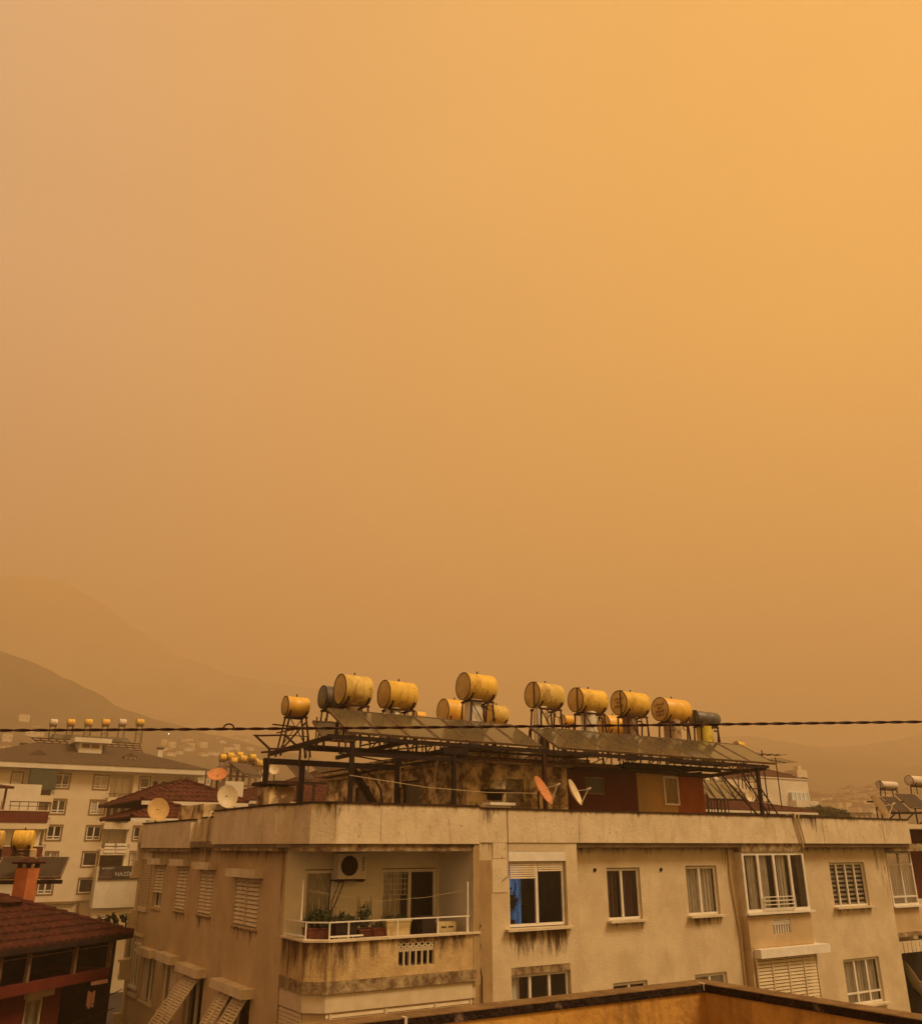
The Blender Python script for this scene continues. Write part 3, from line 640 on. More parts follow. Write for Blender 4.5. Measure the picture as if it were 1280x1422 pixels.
# --- back wing beyond the side front
m = MB(); m.box(FL, (-13.2, -12.1), (0, .03), (-1.9, -.42)); m.build('brick_pilaster', M['brick'], blk)
m = MB(); m.box(FL, (-13.25, -12.0), (0, .07), (-.42, -.2)); m.box(FL, (-13.25, -12.05), (0, .06), (-2.05, -1.9)); m.box(FL, (-13.25, -12.1), (0, .05), (-2.82, -2.74)); m.box(FL, (-13.25, -12.15), (0, .05), (-4.6, -4.5)); m.build('ledge', M['parapet'], blk)
m = MB()
for s_, z0, z1 in ((10.70, -.45, .66), (10.79, -.9, -.45), (10.82, -1.02, -.9), (10.55, -2.05, -1.02), (10.66, -2.12, -2.05), (10.74, -2.6, -2.12), (10.8, -2.76, -2.6), (10.5, -3.56, -2.76), (10.86, -3.64, -3.56), (10.78, -4.02, -3.64), (10.8, -4.16, -4.02), (10.56, -5.15, -4.16), (10.8, -EZ, -5.15)): m.box(FM, (-s_, SC), (-13.5, -13.27), (z0, z1))
m.build('wing_wall', M['parapet'], blk)
window(FM, -10.75, -10.5, -3.52, -2.84, -13.22, blk, 1, .04, 'blind' if False else 'curtain', 1, sill=False, room=0)
window(FL, -13.1, -12.25, -4.3, -3.0, .03, blk, 2, .06, 'curtain', 1, transom=-3.25, sill=.05, sillmat='white', room=0)
# --- pipes and cables fixed to the facade
m = MB(); m.tube([FM.p(-5.42, .3, 1.05), FM.p(-5.42, .47, .98), FM.p(-5.42, .46, .9), FM.p(-5.46, .44, -1.0), FM.p(-5.5, .44, -1.9), FM.p(-5.4, .44, -2.3), FM.p(-5.46, .44, -2.6), FM.p(-5.36, .44, -3.0), FM.p(-5.4, .44, -9)], .016); m.build('facade_cable', M['cable'], blk)
m = MB(); m.tube([FM.p(-5.85, .46, -1.7), FM.p(-5.5, .46, -2.55), FM.p(-5.75, .46, -2.65), FM.p(-5.45, .46, -2.45)], .015); m.tube([FM.p(-6.2, 1.66, -1.75), FM.p(-5.6, .5, -1.35)], .015); m.build('facade_cable', M['cable'], blk)
m = MB(); m.tube([FM.p(-4.52, .45, .98), FM.p(-4.5, .44, .4), FM.p(-4.5, .44, -.7), FM.p(-4.7, .44, -.82)], .008); m.build('facade_cable', M['cyl_brown'], blk)
m = MB(); m.tube([FM.p(7.35, .1, 1.0), FM.p(7.3, .48, 1.02), FM.p(7.25, .49, .9), FM.p(7.5, .49, 0), FM.p(7.85, .08, -.4), FM.p(7.95, .06, -.78)], .035, 8); m.tube([FM.p(7.55, .1, .98), FM.p(7.5, .48, 1.0), FM.p(7.45, .48, .9), FM.p(7.62, .48, .1)], .025, 8); m.build('vent_pipe', M['pipe'], blk)
m = MB(); m.tube([FL.p(-6.3, -.3, .9), FL.p(-6.1, 0, .95), FL.p(-5.95, .1, .8), FL.p(-6.0, .1, 0), FL.p(-6.0, .06, -.6)], .04, 8); m.build('vent_pipe', M['pipe'], blk)
for s, z in ((-1.2, -.62), (1.38, -.64)):
    m = MB(); m.lathe(FM.p(s, -.02, z), FM.p(s, .03, z), [(0, .05), (.05, .05)], 14); m.build('vent_hole', M['black'], blk)
m = MB(); m.tube([FM.p(4.35, .06, -.05), FM.p(4.32, .05, -.9), FM.p(4.5, .04, -2.6), FM.p(4.5, .04, -6)], .03, 8); m.build('downpipe', M['side_plaster'], blk)

# --- penthouse on the roof
PD = -3.0
s_a = FM.un(648, 1100, PD)[0]; s_b = FM.un(788, 1100, PD)[0]; s_c = FM.un(885, 1100, PD)[0]; s_d = FM.un(940, 1100, PD)[0]; s_e = FM.un(977, 1100, PD)[0]
ph = MB(); gx = [FM.un(x, 1090, PD)[0] for x in (702, 727)]
wall(ph, FM, (s_a, s_b), (.14, 2.65), PD, [(gx[0], gx[1], 1.05, 2.0)], .12)
PL = Fr((FM.p(s_a, PD, 0).x, FM.p(s_a, PD, 0).y), A); PL.r = FM.n.copy(); PL.n = -FM.r.copy()
pw = [(-4.15, -2.9, 1.15, 2.1), (-7.9, -6.6, 1.15, 2.1)]
wall(ph, PL, (-10.5, 0), (.14, 2.65), 0, pw, .12)
ph.quad(FM.p(s_a, PD - 10.5, .14), FM.p(s_e, PD - 10.5, .14), FM.p(s_e, PD - 10.5, 2.6), FM.p(s_a, PD - 10.5, 2.6)); ph.quad(FM.p(s_e, PD, .14), FM.p(s_e, PD - 10.5, .14), FM.p(s_e, PD - 10.5, 2.6), FM.p(s_e, PD, 2.6))
ph.prism(FM, [(s_a, PD), (s_b, PD), (s_b, PD - .01), (s_e, PD - .01), (s_e, PD - 10.5), (s_a, PD - 10.5)], 2.62, 2.66)
pho = ph.build('penthouse_wall', M['penthouse'], blk)
m = MB()
for i, (e, z0, z1) in enumerate(((.32, 2.44, 2.52), (.5, 2.60, 2.70), (.42, 2.78, 2.86))):
    m.prism(FM, [(s_a - e, PD + e), (s_b + .6, PD + e), (s_b + .6, PD - .3), (s_a + .3, PD - .3), (s_a + .3, PD - 10.6), (s_a - e, PD - 10.6)], z0, z1)
m.build('penthouse_eave', M['stained'], pho)
m = MB()
for k in range(7):
    for j in range(6): 
        x = gx[0] + (gx[1] - gx[0]) * (k + .5) / 7; z = 1.1 + j * .155; m.bar(FM.p(x - .06, PD - .04, z - .07), FM.p(x + .06, PD - .04, z + .07), .04, .03)
m.quad(FM.p(gx[0], PD - .115, 1.05), FM.p(gx[1], PD - .115, 1.05), FM.p(gx[1], PD - .115, 2.0), FM.p(gx[0], PD - .115, 2.0))
m.build('block_screen', M['stained'], pho)
for a, b, c, e in pw:
    window(PL, a, b, c, e, -.08, blk, 1, .05, None, sill=False, frame='steel', room=.8, glass='glass_dark')
mw = FM.un(812, 1078, PD); mw2 = FM.un(841, 1104, PD)
m = MB(); wall(m, FM, (s_b, s_c), (.14, 2.42), PD + .004, [(mw[0], mw2[0], mw2[1], mw[1])], .1); m.build('maroon_wall', M['maroon'], blk)
window(FM, mw[0], mw2[0], mw2[1], mw[1], PD - .04, blk, 1, .05, None, sill=False, frame='cyl_brown', room=.8, glass='glass_dark')
rw = FM.un(919, 1078, PD); rw2 = FM.un(943, 1120, PD)
m = MB(); wall(m, FM, (s_c, s_d), (.14, 2.42), PD, [], .1); m.build('ochre_wall', M['ochre'], blk)
m = MB(); m.box(FM, (s_d, s_e), (PD - .1, PD + .01), (.14, 2.38)); m.build('red_wall', M['red_wall'], blk)
window(FM, rw[0], rw2[0], rw2[1] + .02, rw[1], PD + .06, blk, 1, .06, 'green_awning', 1, sill=False, room=0)
m = MB(); m.box(FM, (s_b, s_e + .3), (PD - .5, PD + .35), (2.42, 2.50)); m.build('penthouse_eave', M['cap'], blk)
m = MB(); q = FM.un(672, 1096, PD + .2); q2 = FM.un(706, 1101, PD + .2); m.box(FM, (q[0], q2[0]), (PD, PD + .45), (q2[1], q[1])); m.build('ledge', M['cap'], pho)
m = MB(); q = FM.un(676, 1097, PD); q2 = FM.un(697, 1112, PD); m.box(FM, (q[0], q2[0]), (PD, PD + .012), (q2[1], q[1])); m.build('niche', M['black'], pho)
m = MB(); q = FM.un(681, 1114, -.4); q2 = FM.un(716, 1119, -.4); m.box(FM, (q[0], q2[0]), (-.8, -.4), (q2[1], q[1])); m.box(FM, (q[0] + .1, q2[0] - .1), (-.7, -.5), (.14, q2[1])); tag(m.build('bench', M['white'], loc=FM.p(q[0], -.6, .14)), 'low white bench behind the parapet between post and orange dish', 'bench')
# chimney stumps
m = MB(); a = FM.un(374, 1105, -2)[0]; b = FM.un(407, 1105, -2)[0]
m.box(FM, (a, b), (-2.9, -2), (.14, 1.45)); ch = m.build('chimney', M['penthouse'], blk); m = MB(); m.box(FM, (a - .15, b + .1), (-3.0, -1.85), (1.50, 1.58)); m.build('chimney_cap', M['cap'], ch)
m = MB(); s = FL.un(250, 1115, -.8)[0]; s2 = FL.un(284, 1115, -.8)[0]
m.box(FL, (s, s2), (-1.8, -.8), (.14, 1.32)); m.build('chimney', M['penthouse'], blk)

# ================================================================ things on the block
# air conditioner
a0 = FM.un(471, 1190, .38)[0]; a1 = FM.un(511, 1190, .38)[0]
zt_, zb_ = FM.un(490, 1186, .38)[1], FM.un(490, 1221, .38)[1]
ac = empty('air_conditioner', FM.p(a0 + .4, .2, zb_ - .08), 'white air conditioner outdoor unit with round black fan under the balcony ceiling', 'air conditioner')
m = MB(); m.box(FM, (a0, a1), (.06, .36), (zb_, zt_)); m.build('casing', M['grey_box'], ac)
cx = a0 + (a1 - a0) * .38; cz = (zb_ + zt_) / 2 + .01; rr = (zt_ - zb_) * .40
m = MB(); m.lathe(FM.p(cx, .355, cz), FM.p(cx, .40, cz), [(0, rr), (.012, rr), (.02, rr * .96)], 32); fg = m.build('fan_grille', M['black'], ac)
m = MB()
for k in range(5): r = rr * (.2 + .18 * k); m.tube([FM.p(cx + r * math.cos(t * math.pi / 12), .382, cz + r * math.sin(t * math.pi / 12)) for t in range(25)], .004, 4)
m.build('guard_ring', M['cap'], fg)
m = MB(); x = a0 + (a1 - a0) * .86
for k in range(6):
    z = zt_ - .1 - k * .052; m.tube([FM.p(x + .022 * math.cos(t), .366, z + .02 * math.sin(t)) for t in [i * .9 for i in range(6)]], .006, 4); m.bar(FM.p(x - .03 + .03 * (k % 2), .366, z + .02), FM.p(x + .03, .366, z - .01), .008)
m.build('lettering', M['black'], ac)
m = MB(); m.bar(FM.p(a0 - .05, .2, zb_ - .03), FM.p(a1 - .02, .2, zb_ - .03), .28, .03); m.bar(FM.p(a0 + .1, 0, zb_ - .05), FM.p(a0 + .1, .38, zb_ - .05), .04); m.bar(FM.p(a1 - .1, 0, zb_ - .05), FM.p(a1 - .1, .38, zb_ - .05), .04); m.build('bracket', M['rust'], ac)
m = MB(); m.tube([FM.p(a0 + .22, .25, zb_ - .04), FM.p(a0 + .05, .12, zb_ - .6), FM.p(a0 - .15, .08, -1.5), FM.p(a0 - .3, .06, -1.9)], .015); m.tube([FM.p(a0 + .12, .25, zb_ - .04), FM.p(a0 - .02, .12, zb_ - .5), FM.p(a0 + .0, .08, -1.3), FM.p(a0 - .0, .06, -2.0)], .012); m.build('hose', M['cap'], ac)
# loggia doors
w = window(FM, -9.98, -9.22, -2.68, -.52, -.04, blk, 1, .07, 'curtain', 1, sill=False, room=.8)
w = window(FM, -7.98, -6.42, -2.70, -.52, -.04, blk, 2, .07, 'curtain', [(.02, .4)], sill=False, room=1.5, splits=[-7.18])
m = MB()
for k in range(7): m.bar(FM.p(-7.9 + k * .1, -.06, -1.1), FM.p(-7.9 + k * .1, -.06, -.6), .012)
for k in range(5): m.bar(FM.p(-7.92, -.06, -1.1 + k * .12), FM.p(-7.25, -.06, -1.1 + k * .12), .012)
m.build('door_lattice', M['white'], w)
e = empty('house_plant', FM.p(-4.1, -.2, -1.96), 'dark leafy pot plant standing inside the window with the blue glow panel', 'plant')
m = MB(); m.lathe(FM.p(-4.05, -.15, -2.1), FM.p(-4.05, -.15, -1.8), [(0, .09), (.3, .13)], 14); m.build('pot', M['pot_dark'], e)
m = MB(); leaves(m, FM.p(-4.02, -.15, -1.35), (.26, .26, .34), 120, .06, seed=77); m.bar(FM.p(-4.05, -.15, -1.8), FM.p(-3.85, -.15, -.9), .02); m.build('foliage', M['leaf'], e)
# balcony contents
FZ = -2.70
def pot(name, label, s, d, w_, dp, h, matn, plant=None, grp=None, stand=0):
    z0 = FZ + stand
    e = empty(name, FM.p(s, d, z0), label, 'planter' if 'plant' in name else 'container', grp)
    m = MB(); t = .85
    c = [FM.p(s + a * w_ / 2 * k, d + b * dp / 2 * k, z) for z, k in ((z0, t), (z0 + h, 1)) for a, b in ((-1, 1), (1, 1), (1, -1), (-1, -1))]
    m.hexa(c); m.box(FM, (s - w_ / 2 - .015, s + w_ / 2 + .015), (d - dp / 2 - .015, d + dp / 2 + .015), (z0 + h + .002, z0 + h + .03)); b = m.build('pot', M[matn], e)
    if stand: m = MB(); [m.bar(FM.p(s + i * w_ * .4, d + j * dp * .3, FZ), FM.p(s + i * w_ * .4, d + j * dp * .3, z0), .03) for i in (-1, 1) for j in (-1, 1)]; m.build('stand', M['rust'], e)
    if plant:
        n, rh, sz, sd = plant; m = MB(); c = FM.p(s, d, z0 + h + rh * .75)
        leaves(m, c, (w_ * .6, w_ * .6, rh), n, sz, seed=sd)
        rnd = random.Random(sd)
        for k in range(16):
            q = FM.p(s + rnd.uniform(-.5, .5) * w_, d + rnd.uniform(-.4, .4) * dp, z0 + h); tip = q + Vector((rnd.uniform(-.14, .14), rnd.uniform(-.14, .14), rh * rnd.uniform(1.1, 2.2)))
            m.bar(q, tip, .014, .006)
        m.build('plant', M['leaf'], e)
    return e
pot('planter', 'brick red planter with dense dark bushy plant at the balcony corner, leftmost of the pots', -10.0, .95, .62, .34, .3, 'pot', (520, .24, .06, 3), stand=.72)
pot('planter', 'long dark planter with spiky leaves behind the balcony corner railing', -9.50, 1.2, .55, .3, .24, 'pot_dark', (160, .12, .05, 4), stand=.88)
pot('planter', 'dark red pot with a thin taller plant under the air conditioner pipes', -9.0, 1.15, .34, .34, .34, 'pot', (130, .32, .05, 5), stand=.62)
pot('planter', 'small red pot beside the thin tall plant on the balcony', -8.70, 1.2, .3, .3, .3, 'pot', (50, .1, .04, 6), stand=.68)
pot('planter', 'pale slatted planter crate with low dark plants in the middle of the balcony', -8.25, 1.25, .62, .34, .42, 'pot_cream', (90, .08, .04, 8), stand=.7)
pot('waste_bin', 'dark grey bin with a lid in front of the balcony door', -7.35, 1.05, .36, .34, .6, 'pot_dark', stand=.55)
e = empty('crate', FM.p(-6.85, 1.1, FZ + .7), 'cream plastic crate with handle slots right of the dark bin', 'crate')
m = MB(); m.box(FM, (-7.12, -6.62), (.95, 1.25), (FZ + .7, FZ + 1.05)); b = m.build('crate_body', M['pot_cream'], e)
m = MB(); m.box(FM, (-7.03, -6.9), (1.251, 1.256), (FZ + .93, FZ + .96)); m.box(FM, (-6.84, -6.7), (1.251, 1.256), (FZ + .93, FZ + .96)); m.build('handle_slot', M['cap'], b)
m = MB(); [m.bar(FM.p(x, y, FZ), FM.p(x, y, FZ + .7), .03) for x in (-7.08, -6.66) for y in (1.0, 1.2)]; m.build('stand', M['rust'], e)
m = MB(); m.tube([FM.p(-6.38, 1.48, -.95), FM.p(-7.3, 1.0, -1.12), FM.p(-8.4, .8, -1.18), FM.p(-9.4, .9, -1.05), FM.p(-10.3, 1.0, -.9)], .006, 4); tag(m.build('clothes_line', M['pipe']), 'thin washing line strung across the balcony opening', 'washing line')
m = MB(); m.tube([FM.p(-8.4, -1.2, 1.75), FM.p(-6, -1.2, 1.52), FM.p(-4, -1.2, 1.45), FM.p(-1.75, -1.4, 1.5)], .010, 4); tag(m.build('wire', M['pipe']), 'thin pale wire strung between the steel posts on the roof', 'wire')

# ---------------------------------------------------------------- steel frame carrying the collectors
FDA = -1.5
fr = empty('roof_pergola', FM.p(0, FDA, .14), 'dark steel frame on posts carrying the long row of solar collectors over the roof', 'steel frame')
zA = 2.75; sL, sR = FM.un(455, 1020, FDA)[0], FM.un(1066, 1063, FDA)[0]
def part(name, matn, f, parent=fr):
    m = MB(); f(m); return m.build(name, M[matn], parent)
part('beam', 'steel', lambda m: m.box(FM, (sL, sR), (FDA - .05, FDA + .05), (zA - .06, zA + .05)))
part('beam', 'steel', lambda m: m.box(FM, (FM.un(486, 1040, FDA)[0], FM.un(640, 1050, FDA)[0]), (FDA - .04, FDA + .04), (2.28, 2.38)))
for x, y, d, zt in ((486, 1110, FDA, zA - .1), (630, 1110, FDA, zA - .1), (757, 1110, FDA, zA - .1), (1058, 1125, FDA, zA - .1)):
    s = FM.un(x, y, d)[0]; part('post', 'rust' if x == 757 else 'steel', lambda m: m.box(FM, (s - .055, s + .055), (d - .055, d + .055), (.14, zt)))
DB = -6.0; sB0 = FM.un(366, 1057, DB)[0]; sB1 = s_a - .6
part('beam', 'steel', lambda m: m.box(FM, (sB0, sB1), (DB - .06, DB + .06), (2.36, 2.53)))
part('beam', 'steel', lambda m: m.box(FM, (sB0 + .9, sB1), (DB + .2, DB + .32), (2.86, 2.98)))
part('beam', 'steel', lambda m: m.box(FM, (sB0 + .5, sB1), (DB + 1.9, DB + 2.0), (2.62, 2.72)))
for x, y in ((366, 1110), (417, 1105)):
    s = FM.un(x, y, DB)[0]; part('post', 'steel', lambda m: m.box(FM, (s - .07, s + .07), (DB - .07, DB + .07), (.14, 2.37)))
s = FM.un(552, 1100, -4.2)[0]; part('post', 'steel', lambda m: m.box(FM, (s - .08, s + .08), (-4.28, -4.12), (.14, 2.5)))
part('brace', 'steel', lambda m: m.bar(FM.p(s - .1, -4.2, .3), FM.p(s - 1.6, -4.2, 2.2), .22, .16))
for s in (sL + .1, -6.6, s_a - 1.0): part('rafter', 'steel', lambda m: m.bar(FM.p(s, FDA, zA - .02), FM.p(s, DB, 2.66), .1, .12))
for s in (sR - .15,): part('rafter', 'steel', lambda m: m.bar(FM.p(s, FDA, zA - .06), FM.p(s, -5.2, zA - .2), .12, .12))
part('beam', 'steel', lambda m: m.box(FM, (FM.un(860, 1068, -2.5)[0], FM.un(1000, 1074, -2.5)[0]), (-2.55, -2.45), (2.55, 2.63)))
part('beam', 'steel', lambda m: m.box(FM, (FM.un(940, 1062, -2.0)[0], FM.un(1010, 1066, -2.0)[0]), (-2.05, -1.95), (2.70, 2.76)))
def truss(m, s0, s1, d, z0, z1, n):
    for k in range(n):
        a = s0 + (s1 - s0) * k / n; b = s0 + (s1 - s0) * (k + 1) / n
        m.bar(FM.p(a, d, z0), FM.p(a, d, z1), .035)
        if k % 2: m.bar(FM.p(a, d, z0), FM.p(b, d, z1), .03)
    m.bar(FM.p(s0, d, z0), FM.p(s1, d, z0), .06, .07)
part('truss', 'steel', lambda m: truss(m, FM.un(500, 1040, -2.3)[0], FM.un(640, 1045, -2.3)[0], -2.3, 2.55, 2.88, 11))
part('truss', 'steel', lambda m: truss(m, FM.un(865, 1060, -2.6)[0], sR - .4, -2.6, 2.68, 2.92, 14))
part('truss', 'rust', lambda m: truss(m, FM.un(640, 1050, -1.7)[0], FM.un(860, 1060, -1.7)[0], -1.7, 2.42, 2.68, 9))
part('gusset', 'steel', lambda m: m.box(FM, (FM.un(614, 1045, FDA)[0], FM.un(648, 1045, FDA)[0]), (FDA - .1, FDA + .075), (2.48, 2.66)))
part('drain_gutter', 'zinc', lambda m: m.bar(FM.p(sR - 2.6, FDA - .3, zA + .0), FM.p(sR + .05, FDA - .3, zA + .0), .1, .06))

part('rail', 'rust', lambda m: m.box(FM, (FM.un(735, 1008, -3.1)[0], FM.un(1020, 1034, -3.1)[0]), (-3.12, -3.07), (3.58, 3.64)))
part('rail', 'rust', lambda m: m.box(FM, (FM.un(455, 995, -3.1)[0], FM.un(711, 1006, -3.1)[0]), (-3.12, -3.07), (3.58, 3.64)))
def strut_set(m):
    rnd = random.Random(11)
    for x in (735, 775, 815, 855, 900, 950, 1000, 470, 520, 570, 625, 680):
        s = FM.un(x, 1010, -3.1)[0]; m.bar(FM.p(s, -3.1, 3.6), FM.p(s + rnd.uniform(-.1, .1), -3.2, 2.88), .035); m.bar(FM.p(s, -3.1, 3.6), FM.p(s + .6, -3.6, 2.9), .025)
part('struts', 'rust', strut_set)
def left_clutter(m):
    for (x0, y0, d0, x1, y1, d1) in ((392, 1040, -5, 424, 1004, -5.6), (378, 1006, -6, 432, 1012, -5.6), (384, 1018, -5.6, 424, 1010, -5.6), (430, 1042, -5, 452, 1022, -4.6), (436, 1002, -5.2, 462, 1003, -5.2), (440, 996, -5.2, 438, 1040, -5), (452, 998, -5.2, 450, 1036, -5), (500, 1036, -4, 540, 1028, -3.4), (540, 1042, -4, 600, 1036, -3.4), (470, 1046, -5, 560, 1062, -4.5), (600, 1052, -4, 560, 1058, -5), (494, 1078, -4, 525, 1068, -4)):
        a = FM.un(x0, y0, d0); b = FM.un(x1, y1, d1); m.bar(FM.p(a[0], d0, a[1]), FM.p(b[0], d1, b[1]), .04)
part('struts', 'rust', left_clutter)
def white_pipe(m):
    m.tube([FM.p(*(lambda q: (q[0], -3.6, q[1]))(FM.un(x, y, -3.6))) for x, y in ((556, 1094), (556, 1066), (570, 1064))], .03, 6)
part('water_pipe', 'pipe', white_pipe)
part('hose', 'pipe', lambda m: m.tube([FM.p(*(lambda q: (q[0], -2.6, q[1]))(FM.un(x, y, -2.6))) for x, y in ((608, 1052), (604, 1075), (603, 1100), (608, 1120))], .03, 6))
part('hose', 'cap', lambda m: m.tube([FM.p(*(lambda q: (q[0], -3.0, q[1]))(FM.un(x, y, -3.0))) for x, y in ((500, 1067), (518, 1078), (528, 1096), (532, 1120))], .03, 6))

# ---------------------------------------------------------------- collectors
ords = ['first', 'second', 'third', 'fourth', 'fifth', 'sixth', 'seventh', 'eighth', 'ninth', 'tenth', 'eleventh', 'twelfth']
def collector(P, u, v, w_, l_, label, grp, name='solar_panel', pm='panel'):
    """flat collector; P lower left corner, u along the row, v up the slope"""
    u = u.normalized(); v = v.normalized(); n = u.cross(v).normalized()
    if n.z < 0: n = -n
    e = empty(name, P, label, 'solar panel', grp)
    m = MB(); t = .07
    def bx(a0, a1, b0, b1, c0, c1): m.hexa([P + u * a + v * b + n * c for c in (c0, c1) for a, b in ((a0, b0), (a1, b0), (a1, b1), (a0, b1))])
    r = .035
    bx(0, w_, 0, r, 0, t); bx(0, w_, l_ - r, l_, 0, t); bx(0, r, r, l_ - r, 0, t); bx(w_ - r, w_, r, l_ - r, 0, t); bx(r, w_ - r, r, l_ - r, 0, .02)
    m.build('rim', M['panel_rim'], e)
    m = MB(); bx(r, w_ - r, r, l_ - r, .05, .058); m.build('collector_glass', M[pm], e)
    return e
dtop = -3.05; ztop = 3.66; zbot = 2.84; v = (FM.p(0, dtop, ztop) - FM.p(0, FDA, zbot)); LP = v.length
tops1 = [452, 494, 533, 572, 611, 648, 679, 711]; tops2 = [732.5, 764, 797, 829.5, 858, 886, 916, 942, 967, 992.5, 1027]
grp = 'solar collectors in the long row before the water tanks'
for g, tops in enumerate((tops1, tops2)):
    for i, (x0, x1) in enumerate(zip(tops, tops[1:])):
        yy = 1000 + (x0 - 452) * .055
        s0 = FM.un(x0, yy, dtop)[0]; s1 = FM.un(x1, yy + 1, dtop)[0]
        nm = ords[i]
        lab = f"solar panel in the long row, {nm} " + ("from its left end" if g == 0 else "to the right of the gap")
        collector(FM.p(s0 + .02, FDA, zbot), FM.r, v, s1 - s0 - .05, LP, lab, grp)
s0 = FM.un(434, 1016, -4.4)[0]
collector(FM.p(s0, -3.6, 2.86), FM.r, (FM.p(0, -4.5, 3.5) - FM.p(0, -3.6, 2.86)), .95, 1.1, 'single short solar panel left of the long row under the dark grey tank', None)
rk = empty('collector_rack', FM.p(-10, -5, 2.6), 'empty rusty collector rack frame under the leftmost yellow tank', 'rack')
def rackf(m):
    a = FM.un(356, 1022, -5.0)[0]; b = FM.un(388, 1040, -4.0)[0]
    P = [FM.p(*(FM.un(355, 1022, -5.2)[0],), -5.2, FM.un(355, 1022, -5.2)[1]), FM.p(FM.un(396, 1021, -5.2)[0], -5.2, FM.un(396, 1021, -5.2)[1]), FM.p(FM.un(417, 1041, -4.2)[0], -4.2, FM.un(417, 1041, -4.2)[1]), FM.p(FM.un(374, 1040, -4.2)[0], -4.2, FM.un(374, 1040, -4.2)[1])]
    for i in range(4): m.bar(P[i], P[(i + 1) % 4], .05)
    m.bar(P[2], P[2] - Vector((0, 0, .5)), .05); m.bar(P[3], P[3] - Vector((0, 0, .5)), .05); m.bar(P[0], P[0] + Vector((0, 0, .03)), .12)
    m.bar(P[2], FM.p(SC + 1, DB + .9, 2.6), .05)
mm = MB(); rackf(mm); mm.build('frame', M['rust'], rk)

